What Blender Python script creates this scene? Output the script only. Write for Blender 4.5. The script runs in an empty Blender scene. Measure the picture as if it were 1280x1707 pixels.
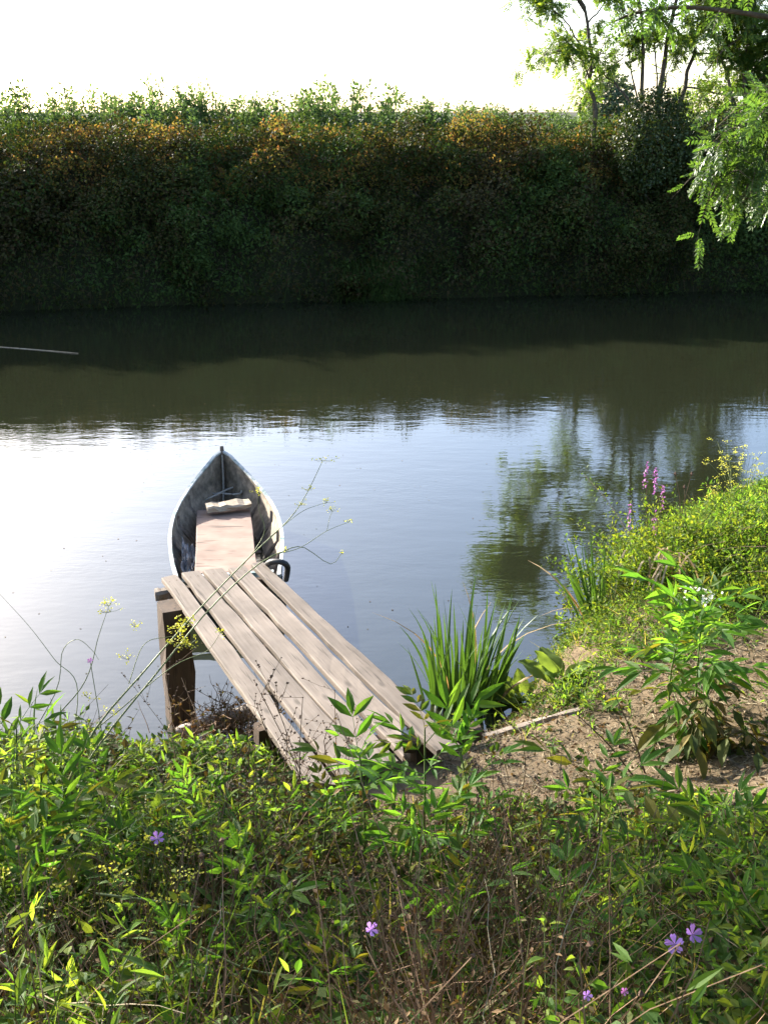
import bpy, math
import numpy as np
from mathutils import Matrix, Vector

# ------------------------------------------------------------------ camera, sky, sun, exposure
SC = bpy.context.scene
COL = SC.collection
R = math.radians
CAM_H, PITCH, FPX = 4.75, R(20.37), 1800.0
cam = bpy.data.cameras.new('camera')
cam.sensor_fit = 'VERTICAL'; cam.sensor_height = 36.0; cam.lens = FPX / 1707.0 * 36.0
cam.clip_start = 0.05; cam.clip_end = 9000
camo = bpy.data.objects.new('camera', cam); COL.objects.link(camo)
camo.location = (0, 0, CAM_H); camo.rotation_euler = (R(90) - PITCH, 0, 0)
SC.camera = camo

SUN_EL, SUN_AZ = R(20.0), R(-45.0)            # azimuth measured from +Y towards +X
SUN_DIR = Vector((math.sin(SUN_AZ) * math.cos(SUN_EL), math.cos(SUN_AZ) * math.cos(SUN_EL), math.sin(SUN_EL)))
w = bpy.data.worlds.new('World'); SC.world = w; w.use_nodes = True
nt = w.node_tree; bg = nt.nodes['Background']
sky = nt.nodes.new('ShaderNodeTexSky'); sky.sky_type = 'NISHITA'; sky.sun_disc = False
sky.sun_elevation = SUN_EL; sky.sun_rotation = SUN_AZ
sky.air_density = 0.75; sky.dust_density = 1.9; sky.ozone_density = 1.0
nt.links.new(sky.outputs[0], bg.inputs[0]); bg.inputs[1].default_value = 0.15
sl = bpy.data.lights.new('sun', 'SUN'); sl.energy = 5.0; sl.angle = R(0.6); sl.color = (1.0, 0.94, 0.84)
so = bpy.data.objects.new('sun', sl); COL.objects.link(so)
so.rotation_euler = SUN_DIR.to_track_quat('Z', 'Y').to_euler(); so.location = (-20, 40, 30)
vs = SC.view_settings
vs.view_transform = 'Standard'; vs.look = 'None'; vs.gamma = 1.0; vs.use_curve_mapping = False
vs.exposure = 2.18
SC.render.engine = 'CYCLES'
cy = SC.cycles
cy.use_denoising = True
cy.max_bounces = 6; cy.diffuse_bounces = 2; cy.glossy_bounces = 3; cy.transmission_bounces = 4; cy.transparent_max_bounces = 4
cy.caustics_reflective = False; cy.caustics_refractive = False
cy.sample_clamp_indirect = 6.0

rng = np.random.default_rng(7)
def U(a, b, n=None): return rng.uniform(a, b, n)

# ------------------------------------------------------------------ picking places: a point of the place seen at a photo pixel
def ray(px, py):
    u, v = (px - 640) / FPX, (853.5 - py) / FPX
    c, s = math.cos(PITCH), math.sin(PITCH)
    return np.array([u, c + v * s, -s + v * c])
def at(px, py, z=None, y=None):
    d = ray(px, py)
    t = (z - CAM_H) / d[2] if z is not None else y / d[1]
    return np.array([0, 0, CAM_H]) + t * d

# ------------------------------------------------------------------ terrain
def lump(x, y, z=0.0, f=1.0, seed=0, n=5):
    r = np.random.default_rng(seed); o = 0
    for i in range(n):
        k = r.normal(size=3); k = k / np.linalg.norm(k) * f * (1.0 + 0.7 * i)
        o = o + np.sin(k[0] * x + k[1] * y + k[2] * z + r.uniform(0, 6.28)) / (1 + 0.55 * i)
    return o / 2.4
NEAR = np.array([(-900, -40), (-60, 2.0), (-12, 5.9), (-4, 6.75), (-1.6, 7.0), (-0.7, 6.95), (0.1, 7.0), (0.6, 7.15), (1.1, 7.75), (1.38, 8.55), (1.85, 9.3),
                 (2.25, 10.3), (2.65, 11.4), (3.6, 12.4), (5.3, 13.8), (7.6, 15.4), (11, 17.8), (18, 22), (60, 36), (900, 300)], float)
FAR = np.array([(-900, -30), (-60, 20.5), (-12, 27.0), (-6, 28.3), (0, 29.3), (6, 30.2), (12, 31.2), (22, 34.5), (60, 50), (900, 330)], float)
def sdist(P, L):
    """signed distance to a polyline, positive on its left-hand side (larger y)"""
    P = np.atleast_2d(P); best = np.full(len(P), 1e9); sg = np.zeros(len(P))
    for a, b in zip(L[:-1], L[1:]):
        ab = b - a; t = np.clip(((P - a) @ ab) / (ab @ ab), 0, 1)
        q = P - (a + t[:, None] * ab); d = np.hypot(q[:, 0], q[:, 1])
        cr = ab[0] * (P[:, 1] - a[1]) - ab[1] * (P[:, 0] - a[0])
        m = d < best; best = np.where(m, d, best); sg = np.where(m, np.sign(cr), sg)
    return best * np.where(sg == 0, 1, sg)
NP_D = [-3, -1, -.15, 0, .12, .35, .8, 1.4, 2.2, 3.2, 4.2, 5.2, 6.4, 9, 40]; NP_Z = [-1.6, -.8, -.16, 0, .2, .44, .7, .88, 1.02, 1.3, 1.76, 2.45, 3.2, 3.45, 3.6]
FP_D = [-3, -1, 0, .25, .8, 2.0, 3.2, 4.4, 12, 18, 60]; FP_Z = [-1.6, -.8, 0, .6, 1.35, 2.6, 3.35, 3.6, 3.5, 1.2, .6]
def gz(x, y):
    x = np.asarray(x, float); y = np.asarray(y, float); sh = x.shape
    P = np.stack([x.ravel(), y.ravel()], 1)
    dn = -sdist(P, NEAR); df = sdist(P, FAR)
    zn = np.interp(dn, NP_D, NP_Z); zf = np.interp(df, FP_D, FP_Z)
    X, Y = P[:, 0], P[:, 1]
    zn = np.where(zn > 0, zn * (1 - .5 * np.clip((Y - 9.3) / 2.5, 0, 1) * (X > 1)), zn)
    zn = zn + np.clip(dn, 0, 1) * (.07 * lump(X, Y, 0, 1.6, 3) + .012 * lump(X, Y, 0, 22, 4) + .008 * lump(X, Y, 0, 50, 14))
    zf = zf + np.clip(df, 0, 1) * .18 * lump(X, Y, 0, 1.1, 5)
    return np.maximum(zn, zf).reshape(sh)
OCT = (np.array([(1, 0, 0), (-1, 0, 0), (0, 1, 0), (0, -1, 0), (0, 0, .8), (0, 0, -.8)], float), [[(0, 2, 4), (2, 1, 4), (1, 3, 4), (3, 0, 4), (2, 0, 5), (1, 2, 5), (3, 1, 5), (0, 3, 5)]])
def gp(px, py, lift=0.0):
    """ground point seen at a photo pixel"""
    d = ray(px, py); t = np.linspace(1.5, 40, 1600)
    p = np.array([0, 0, CAM_H]) + t[:, None] * d
    i = np.argmax(p[:, 2] < gz(p[:, 0], p[:, 1]) + lift)
    return p[i]

# ------------------------------------------------------------------ mesh building
def nrm(a): return a / np.maximum(np.linalg.norm(a, axis=-1, keepdims=True), 1e-9)
class MB:
    def __init__(s): s.v = []; s.f = []; s.n = 0
    def add(s, V, F, m=0):
        """V (n,3); F list of int arrays (k,3) or (k,4)"""
        V = np.asarray(V, float).reshape(-1, 3)
        for f in F:
            f = np.asarray(f, int)
            if len(f): s.f.append((f + s.n, m))
        s.v.append(V); s.n += len(V)
    def inst(s, T, P, D, N, SL, SW=None, SH=None, m=0):
        P = np.atleast_2d(P); n = len(P)
        if n == 0: return
        SW = SL if SW is None else SW; SH = SW if SH is None else SH
        SL, SW, SH = [np.broadcast_to(np.asarray(q, float), (n,)) for q in (SL, SW, SH)]
        D = nrm(np.broadcast_to(np.asarray(D, float), (n, 3))); X = nrm(np.cross(D, np.broadcast_to(N, (n, 3)) + 1e-6)); Z = np.cross(X, D)
        tv, tf = T
        V = (P[:, None] + tv[None, :, 0:1] * (SW[:, None] * X)[:, None] + tv[None, :, 1:2] * (SL[:, None] * D)[:, None]
             + tv[None, :, 2:3] * (SH[:, None] * Z)[:, None])
        off = (np.arange(n) * len(tv))[:, None, None]
        s.add(V, [(np.asarray(f)[None] + off).reshape(-1, np.asarray(f).shape[1]) for f in tf], m)
    def tubes(s, C, r, sides=4, m=0, cap=False):
        """C (n,k,3) centre lines, r (k,) or (n,k)"""
        C = np.asarray(C, float)
        if C.ndim == 2: C = C[None]
        n, k, _ = C.shape
        r = np.broadcast_to(np.asarray(r, float), (n, k))
        T = nrm(np.gradient(C, axis=1))
        ref = np.where(np.abs(T[:, :1, 2:3]) > .9, np.array([1., 0, 0]), np.array([0, 0, 1.]))
        A = nrm(np.cross(T, np.broadcast_to(ref, T.shape))); B = np.cross(T, A)
        a = np.arange(sides) * 2 * math.pi / sides
        V = C[:, :, None] + r[:, :, None, None] * (np.cos(a)[:, None] * A[:, :, None] + np.sin(a)[:, None] * B[:, :, None])
        i = np.arange(k - 1)[:, None] * sides; j = np.arange(sides); j2 = (j + 1) % sides
        q = np.stack([i + j, i + j2, i + sides + j2, i + sides + j], -1).reshape(-1, 4)
        F = [(q[None] + (np.arange(n) * k * sides)[:, None, None]).reshape(-1, 4)]
        if cap and sides in (3, 4):
            e = np.stack([np.arange(sides)[::-1], (k - 1) * sides + np.arange(sides)])
            F.append((e[None] + (np.arange(n) * k * sides)[:, None, None]).reshape(-1, sides))
        s.add(V, F, m)
    def ribbons(s, C, W, S, m=0, fold=0.0):
        """C (n,k,3) mid lines, W (n,k) half widths, S (n,3) or (n,k,3) side direction"""
        C = np.asarray(C, float); n, k, _ = C.shape
        S = np.asarray(S, float); S = S[:, None] if S.ndim == 2 else S
        L = C - W[..., None] * S; Rr = C + W[..., None] * S
        V = np.stack([L, Rr], 2)
        i = np.arange(k - 1) * 2
        q = np.stack([i, i + 1, i + 3, i + 2], -1)
        s.add(V, [(q[None] + (np.arange(n) * k * 2)[:, None, None]).reshape(-1, 4)], m)
    def box(s, c, size, ax=None, m=0):
        c = np.asarray(c, float); h = np.asarray(size, float) / 2
        A = np.eye(3) if ax is None else np.asarray(ax, float)
        o = np.array([[x, y, z] for x in (-1, 1) for y in (-1, 1) for z in (-1, 1)]) * h
        s.add(c + o @ A, [np.array([[0, 1, 3, 2], [4, 6, 7, 5], [0, 4, 5, 1], [2, 3, 7, 6], [0, 2, 6, 4], [1, 5, 7, 3]])], m)
    def mesh(s, name, mats, origin=(0, 0, 0), smooth=False):
        V = np.concatenate(s.v) - np.asarray(origin, float)
        me = bpy.data.meshes.new(name)
        me.vertices.add(len(V)); me.vertices.foreach_set('co', V.astype(np.float32).ravel())
        loops = np.concatenate([f.ravel() for f, _ in s.f]); tot = np.concatenate([np.full(len(f), f.shape[1]) for f, _ in s.f])
        mi = np.concatenate([np.full(len(f), m) for f, m in s.f])
        st = np.concatenate([[0], np.cumsum(tot)[:-1]])
        me.loops.add(len(loops)); me.loops.foreach_set('vertex_index', loops.astype(np.int32))
        me.polygons.add(len(tot)); me.polygons.foreach_set('loop_start', st.astype(np.int32)); me.polygons.foreach_set('loop_total', tot.astype(np.int32))
        me.polygons.foreach_set('material_index', mi.astype(np.int32))
        for q in (mats if isinstance(mats, (list, tuple)) else [mats]): me.materials.append(q)
        me.update(calc_edges=True); me.validate()
        if not smooth: me.shade_flat()
        return me
    def build(s, name, mats, parent=None, origin=None, smooth=False):
        """ONE mesh object. Under a parent the vertices are made relative to the top-level thing's place."""
        if parent is not None:
            top = parent
            while top.parent is not None: top = top.parent
            origin = tuple(top.location); me = s.mesh(name, mats, origin, smooth)
            o = bpy.data.objects.new(name, me); COL.objects.link(o); o.parent = parent
        else:
            origin = (0, 0, 0) if origin is None else tuple(origin)
            o = bpy.data.objects.new(name, s.mesh(name, mats, origin, smooth)); COL.objects.link(o); o.location = origin
        return o
def tag(o, label=None, cat=None, group=None, kind=None):
    for k, v in (('label', label), ('category', cat), ('group', group), ('kind', kind)):
        if v: o[k] = v
    return o
def thing(name, label, cat, loc, group=None):
    o = bpy.data.objects.new(name, None); o.empty_display_size = .1; COL.objects.link(o); o.location = tuple(loc)
    return tag(o, label, cat, group)
def part(name, me, parent, M=None):
    o = bpy.data.objects.new(name, me); COL.objects.link(o); o.parent = parent
    if M is not None: o.matrix_basis = M
    return o
def frame(P, D, N, s=1.0):
    D = Vector(D).normalized(); X = D.cross(Vector(N)); X = X.normalized() if X.length > 1e-5 else Vector((1, 0, 0)); Z = X.cross(D)
    M = Matrix.Identity(4)
    for i in range(3):
        M[i][0], M[i][1], M[i][2], M[i][3] = X[i] * s, D[i] * s, Z[i] * s, P[i]
    return M
def spline(pts, k):
    """Catmull-Rom through pts, k samples"""
    p = np.asarray(pts, float); n = len(p)
    if n == 2: return p[0] + np.linspace(0, 1, k)[:, None] * (p[1] - p[0])
    q = np.vstack([2 * p[0] - p[1], p, 2 * p[-1] - p[-2]])
    t = np.linspace(0, n - 1 - 1e-6, k); i = t.astype(int); f = (t - i)[:, None]
    a, b, c, d = q[i], q[i + 1], q[i + 2], q[i + 3]
    return .5 * (2 * b + (c - a) * f + (2 * a - 5 * b + 4 * c - d) * f ** 2 + (3 * b - a - 3 * c + d) * f ** 3)
def rdir(n, up=0.0, spread=1.0):
    v = rng.normal(size=(n, 3)) * spread; v[:, 2] += up
    return nrm(v)

# leaf templates: x across, y along, z out of the blade
def tv(*v): return np.array(v, float)
DIA = (tv((0, 0, 0), (.5, .45, .1), (0, 1, -.12), (-.5, .45, .1)), [[(0, 1, 2), (0, 2, 3)]])
OVAL = (tv((0, 0, 0), (.42, .25, .06), (.5, .62, .04), (0, 1, -.1), (-.5, .62, .04), (-.42, .25, .06), (0, .5, -.04)),
        [[(0, 1, 6), (1, 2, 6), (2, 3, 6), (3, 4, 6), (4, 5, 6), (5, 0, 6)]])
LANCE = (tv((0, 0, 0), (0, .32, -.02), (0, .66, -.1), (0, 1, -.34), (.5, .34, .16), (.4, .64, .05), (-.5, .34, .16), (-.4, .64, .05)),
         [[(0, 4, 1), (0, 1, 6), (2, 5, 3), (7, 2, 3)], [(1, 4, 5, 2), (6, 1, 2, 7)]])
def comp_leaf(pairs, ll, lw, droop=.35, tmpl=DIA, spread=.9, seed=0, rach=.006):
    """pinnate leaf of length 1 along +y"""
    r = np.random.default_rng(seed); mb = MB()
    y = np.linspace(.22, .9, pairs); z = lambda t: -droop * t ** 2
    c = np.array([(0, t, z(t)) for t in np.linspace(0, .95, 5)])
    mb.tubes(c, np.linspace(rach, rach * .4, 5), 3)
    P, D = [], []
    for t in y:
        for sd in (-1, 1):
            P.append((0, t, z(t))); D.append((sd * spread, .55 + .25 * t + r.uniform(-.12, .12), -.15 - droop * t + r.uniform(-.2, .2)))
    P.append((0, .93, z(.93))); D.append((r.uniform(-.1, .1), 1, -2 * droop * .9))
    n = len(P); N = np.array([(0, 0, 1.)] * n) + r.normal(size=(n, 3)) * .22
    sl = ll * r.uniform(.85, 1.12, n); sl[:2] *= .8
    mb.inst(tmpl, np.array(P), np.array(D), N, sl, sl * lw / ll, sl * lw / ll)
    V = np.concatenate(mb.v); tri = [f for f, _ in mb.f if f.shape[1] == 3]; quad = [f for f, _ in mb.f if f.shape[1] == 4]
    F = []
    if tri: F.append(np.concatenate(tri))
    if quad: F.append(np.concatenate(quad))
    return V, F

# ------------------------------------------------------------------ materials
def mat(name):
    m = bpy.data.materials.new(name); m.use_nodes = True
    nt = m.node_tree; b = nt.nodes['Principled BSDF']
    return m, nt, b
def ramp(nt, cols, src):
    r = nt.nodes.new('ShaderNodeValToRGB'); e = r.color_ramp.elements
    while len(e) < len(cols): e.new(.5)
    for i, c in enumerate(cols): e[i].position = i / max(1, len(cols) - 1); e[i].color = (*c, 1)
    nt.links.new(src, r.inputs[0]); return r.outputs[0]
def leaf_mat(name, cols, trans=.4, rough=.45, spec=.4, tint=(1.15, 1.05, .45), gain=1.3):
    m, nt, b = mat(name); N = nt.nodes; Lk = nt.links
    g = N.new('ShaderNodeNewGeometry')
    c = ramp(nt, cols, g.outputs['Random Per Island'])
    oi = N.new('ShaderNodeObjectInfo'); hs = N.new('ShaderNodeHueSaturation')
    mr = N.new('ShaderNodeMapRange'); mr.inputs[3].default_value = .8; mr.inputs[4].default_value = 1.2
    Lk.new(oi.outputs['Random'], mr.inputs[0]); Lk.new(mr.outputs[0], hs.inputs['Value']); Lk.new(c, hs.inputs['Color']); c = hs.outputs[0]
    Lk.new(c, b.inputs['Base Color']); b.inputs['Roughness'].default_value = rough; b.inputs['Specular IOR Level'].default_value = spec
    mx = N.new('ShaderNodeMix'); mx.data_type = 'RGBA'; mx.blend_type = 'MULTIPLY'; mx.inputs[0].default_value = 1
    Lk.new(c, mx.inputs[6]); mx.inputs[7].default_value = (tint[0] * gain, tint[1] * gain, tint[2] * gain, 1)
    t = N.new('ShaderNodeBsdfTranslucent'); Lk.new(mx.outputs[2], t.inputs[0])
    ms = N.new('ShaderNodeMixShader'); ms.inputs[0].default_value = trans
    Lk.new(b.outputs[0], ms.inputs[1]); Lk.new(t.outputs[0], ms.inputs[2]); Lk.new(ms.outputs[0], N['Material Output'].inputs[0])
    return m
def wood_mat(name, c1, c2, c3, rough=.8, grain=26, bump=.25):
    m, nt, b = mat(name); N = nt.nodes; Lk = nt.links
    tc = N.new('ShaderNodeTexCoord'); mp = N.new('ShaderNodeMapping'); mp.inputs['Scale'].default_value = (1.2, grain, grain)
    Lk.new(tc.outputs['Object'], mp.inputs[0])
    oi = N.new('ShaderNodeObjectInfo'); va = N.new('ShaderNodeVectorMath'); va.operation = 'MULTIPLY_ADD'
    va.inputs[1].default_value = (7, 9, 5); Lk.new(oi.outputs['Random'], va.inputs[0]); Lk.new(mp.outputs[0], va.inputs[2])
    n1 = N.new('ShaderNodeTexNoise'); n1.inputs['Scale'].default_value = 1.0; n1.inputs['Detail'].default_value = 6; n1.inputs['Roughness'].default_value = .65
    Lk.new(va.outputs[0], n1.inputs[0]); c = ramp(nt, [c1, c2, c3], n1.outputs[0])
    n2 = N.new('ShaderNodeTexNoise'); n2.inputs['Scale'].default_value = 3.5; n2.inputs['Detail'].default_value = 5; Lk.new(tc.outputs['Object'], n2.inputs[0])
    mr = N.new('ShaderNodeMapRange'); mr.inputs[1].default_value = .3; mr.inputs[2].default_value = .7; mr.inputs[3].default_value = .72; mr.inputs[4].default_value = 1.12
    Lk.new(n2.outputs[0], mr.inputs[0])
    ob = N.new('ShaderNodeMapRange'); ob.inputs[3].default_value = .85; ob.inputs[4].default_value = 1.12; Lk.new(oi.outputs['Random'], ob.inputs[0])
    mu = N.new('ShaderNodeMath'); mu.operation = 'MULTIPLY'; Lk.new(mr.outputs[0], mu.inputs[0]); Lk.new(ob.outputs[0], mu.inputs[1])
    hs = N.new('ShaderNodeHueSaturation'); Lk.new(mu.outputs[0], hs.inputs['Value']); Lk.new(c, hs.inputs['Color'])
    Lk.new(hs.outputs[0], b.inputs['Base Color']); b.inputs['Roughness'].default_value = rough; b.inputs['Specular IOR Level'].default_value = .25
    m3 = N.new('ShaderNodeMapping'); m3.inputs['Scale'].default_value = (2.2, grain * 2.6, grain * 2.6); Lk.new(tc.outputs['Object'], m3.inputs[0])
    n3 = N.new('ShaderNodeTexNoise'); n3.inputs['Scale'].default_value = 1.0; n3.inputs['Detail'].default_value = 3; Lk.new(m3.outputs[0], n3.inputs[0])
    ck = N.new('ShaderNodeMapRange'); ck.inputs[1].default_value = .33; ck.inputs[2].default_value = .41; ck.inputs[3].default_value = .45; ck.inputs[4].default_value = 1; Lk.new(n3.outputs[0], ck.inputs[0])
    vo = N.new('ShaderNodeTexVoronoi'); m4 = N.new('ShaderNodeMapping'); m4.inputs['Scale'].default_value = (2.6, 6.5, 6.5); Lk.new(tc.outputs['Object'], m4.inputs[0]); Lk.new(m4.outputs[0], vo.inputs['Vector']); vo.inputs['Scale'].default_value = 1.0
    kn = N.new('ShaderNodeMapRange'); kn.inputs[1].default_value = .05; kn.inputs[2].default_value = .16; kn.inputs[3].default_value = .5; kn.inputs[4].default_value = 1; Lk.new(vo.outputs['Distance'], kn.inputs[0])
    q1 = N.new('ShaderNodeMath'); q1.operation = 'MULTIPLY'; Lk.new(ck.outputs[0], q1.inputs[0]); Lk.new(kn.outputs[0], q1.inputs[1])
    q2 = N.new('ShaderNodeMath'); q2.operation = 'MULTIPLY'; Lk.new(q1.outputs[0], q2.inputs[0]); Lk.new(mu.outputs[0], q2.inputs[1]); Lk.new(q2.outputs[0], hs.inputs['Value'])
    bp = N.new('ShaderNodeBump'); bp.inputs['Strength'].default_value = bump; bp.inputs['Distance'].default_value = .01
    Lk.new(n1.outputs[0], bp.inputs['Height']); Lk.new(bp.outputs[0], b.inputs['Normal'])
    return m
def rough_mat(name, cols, scale=8, rough=.85, bump=.3, spec=.2, detail=6, dist=.02):
    m, nt, b = mat(name); N = nt.nodes; Lk = nt.links
    tc = N.new('ShaderNodeTexCoord'); n1 = N.new('ShaderNodeTexNoise'); n1.inputs['Scale'].default_value = scale; n1.inputs['Detail'].default_value = detail
    n1.inputs['Roughness'].default_value = .65
    Lk.new(tc.outputs['Object'], n1.inputs[0])
    mr = N.new('ShaderNodeMapRange'); mr.inputs[1].default_value = .28; mr.inputs[2].default_value = .72; Lk.new(n1.outputs[0], mr.inputs[0])
    Lk.new(ramp(nt, cols, mr.outputs[0]), b.inputs['Base Color']); b.inputs['Roughness'].default_value = rough; b.inputs['Specular IOR Level'].default_value = spec
    if bump:
        bp = N.new('ShaderNodeBump'); bp.inputs['Strength'].default_value = bump; bp.inputs['Distance'].default_value = dist
        Lk.new(n1.outputs[0], bp.inputs['Height']); Lk.new(bp.outputs[0], b.inputs['Normal'])
    return m

M = {}
M['plank'] = wood_mat('weathered_plank', (.075, .058, .046), (.195, .157, .125), (.275, .23, .188))
M['post'] = wood_mat('wet_post', (.03, .02, .014), (.07, .046, .03), (.13, .08, .05), grain=14)
M['timber'] = wood_mat('grey_timber', (.22, .17, .12), (.36, .29, .21), (.5, .43, .33), grain=14)
M['driftwood'] = wood_mat('pale_log', (.14, .115, .09), (.25, .21, .17), (.34, .3, .26), grain=12)
M['board'] = wood_mat('pink_board', (.13, .085, .066), (.2, .138, .108), (.25, .18, .145), grain=5, bump=.15)
M['hull_in'] = rough_mat('boat_inside', [(.075, .06, .046), (.2, .165, .125), (.38, .30, .22)], 9, .75, .25)
M['hull_out'] = rough_mat('boat_outside', [(.02, .03, .03), (.04, .06, .055), (.09, .1, .09)], 6, .6, .2)
M['gunwale'] = rough_mat('worn_white_paint', [(.06, .14, .13), (.22, .27, .26), (.48, .49, .48), (.6, .6, .59)], 7, .6, .2)
M['dark_wood'] = rough_mat('boat_timbers', [(.07, .055, .045), (.15, .12, .1), (.24, .2, .17)], 12, .8, .25)
M['rope'] = rough_mat('rope', [(.2, .18, .15), (.42, .4, .37)], 60, .9, .3)
M['rubber'] = rough_mat('black_rubber', [(.008, .008, .009), (.025, .025, .025)], 20, .5, .1, .4)
M['plastic'] = rough_mat('crumpled_sheet', [(.05, .05, .055), (.2, .2, .21), (.4, .4, .4)], 9, .5, .3, .4)
M['rust'] = rough_mat('rusty_nail', [(.03, .015, .01), (.09, .04, .02)], 60, .8, 0)
M['bark'] = rough_mat('bark', [(.035, .028, .02), (.09, .07, .05), (.15, .12, .09)], 16, .9, .6)
M['twig'] = rough_mat('twig', [(.05, .035, .02), (.12, .085, .05)], 20, .9, 0)
M['green_stem'] = rough_mat('green_stem', [(.06, .10, .025), (.12, .16, .05)], 12, .6, 0)
M['fennel_stem'] = rough_mat('fennel_stem', [(.10, .13, .045), (.2, .23, .1)], 12, .5, 0)
M['dry_stem'] = rough_mat('dry_stem', [(.075, .045, .025), (.16, .10, .06), (.3, .21, .13)], 15, .85, 0)
M['pale_stem'] = rough_mat('pale_stem', [(.16, .13, .075), (.3, .25, .16)], 12, .7, 0)
M['seed'] = rough_mat('seed_head', [(.035, .022, .015), (.1, .06, .04)], 40, .9, .3)
M['soil_clod'] = rough_mat('soil_clod', [(.08, .058, .038), (.15, .11, .075), (.22, .17, .12)], 12, .95, .4)
G1, G2, G3 = (.026, .066, .010), (.05, .108, .016), (.085, .15, .026)
M['elder'] = leaf_mat('elder_leaf', [(.04, .11, .016), (.065, .15, .02), (.095, .18, .026)], .64, .5, .14, gain=1.9)
M['elder_old'] = leaf_mat('elder_old_leaf', [(.04, .09, .015), (.09, .12, .02), (.13, .12, .02), (.05, .1, .016)], .5, .6, .1, gain=1.4)
M['wilted'] = leaf_mat('wilted_leaf', [(.03, .045, .012), (.055, .075, .018), (.10, .085, .02), (.13, .06, .02)], .35, .6, .12)
M['weed'] = leaf_mat('weed_leaf', [G1, G2, G3, (.13, .17, .028), (.05, .10, .014)], .55, .6, .14, gain=2.4)
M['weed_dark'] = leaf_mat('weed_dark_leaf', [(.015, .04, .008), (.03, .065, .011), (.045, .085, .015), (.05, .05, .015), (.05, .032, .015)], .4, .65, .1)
M['weed_dry'] = leaf_mat('dry_leaf', [(.045, .026, .012), (.10, .06, .03), (.05, .055, .015), (.18, .115, .06)], .3, .7, .1, (1.1, .9, .5))
M['grass'] = leaf_mat('grass_blade', [(.03, .065, .011), (.055, .10, .018), (.09, .13, .03), (.17, .145, .065)], .5, .55, .15, gain=1.8)
M['reed'] = leaf_mat('reed_blade', [(.02, .065, .012), (.035, .09, .018), (.055, .115, .024), (.03, .08, .015)], .32, .45, .3)
M['reed_dry'] = leaf_mat('reed_dry', [(.35, .3, .2), (.3, .2, .08), (.45, .4, .3)], .3, .6, .2, (1.1, .9, .6))
M['yellowgreen'] = leaf_mat('yellowgreen_leaf', [(.05, .10, .012), (.09, .145, .02), (.15, .18, .025), (.045, .09, .012), (.07, .13, .018)], .55, .55, .15, gain=1.45)
M['burdock'] = leaf_mat('burdock_leaf', [(.10, .17, .035), (.13, .2, .045), (.16, .23, .06)], .5, .7, .1)
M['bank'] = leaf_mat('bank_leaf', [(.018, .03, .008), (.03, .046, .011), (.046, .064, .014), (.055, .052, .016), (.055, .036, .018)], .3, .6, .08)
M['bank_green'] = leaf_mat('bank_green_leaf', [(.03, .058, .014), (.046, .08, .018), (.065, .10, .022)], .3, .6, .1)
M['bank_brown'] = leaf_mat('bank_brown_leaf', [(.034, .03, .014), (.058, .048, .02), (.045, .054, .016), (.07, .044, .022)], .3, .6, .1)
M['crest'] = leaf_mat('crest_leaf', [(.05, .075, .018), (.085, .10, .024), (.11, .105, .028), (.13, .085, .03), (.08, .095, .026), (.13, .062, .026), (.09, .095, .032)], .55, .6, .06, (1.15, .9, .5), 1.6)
M['shrub'] = leaf_mat('shrub_leaf', [(.04, .08, .026), (.06, .105, .034), (.09, .13, .042)], .45, .55, .2, (1.1, 1.05, .6), 1.3)
M['robinia'] = leaf_mat('robinia_leaf', [(.04, .09, .016), (.065, .13, .022), (.10, .165, .03), (.15, .19, .035)], .55, .45, .3, gain=1.6)
M['robinia_near'] = leaf_mat('robinia_near_leaf', [(.035, .08, .016), (.055, .115, .022), (.08, .14, .03), (.05, .1, .02)], .48, .4, .4, (1.1, 1.05, .5), 1.5)
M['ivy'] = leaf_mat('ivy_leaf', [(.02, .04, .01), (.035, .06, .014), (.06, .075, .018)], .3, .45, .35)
M['fartree'] = leaf_mat('far_tree_leaf', [(.05, .08, .045), (.08, .11, .06)], .35, .6, .2)
M['yellow'] = leaf_mat('yellow_flower', [(.5, .45, .05), (.62, .58, .09), (.45, .5, .07)], .35, .6, .2, (1, 1, .6), 1.1)
M['purple'] = leaf_mat('purple_petal', [(.32, .19, .50), (.42, .27, .6)], .4, .6, .1, (1.05, .85, 1.1), 1.2)
M['magenta'] = leaf_mat('magenta_petal', [(.36, .14, .34), (.48, .24, .46)], .35, .5, .2, (1.1, .8, 1.1), 1.1)
M['white'] = leaf_mat('white_floret', [(.7, .72, .65), (.8, .8, .76)], .3, .6, .2, (1, 1, .9), 1)

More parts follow.
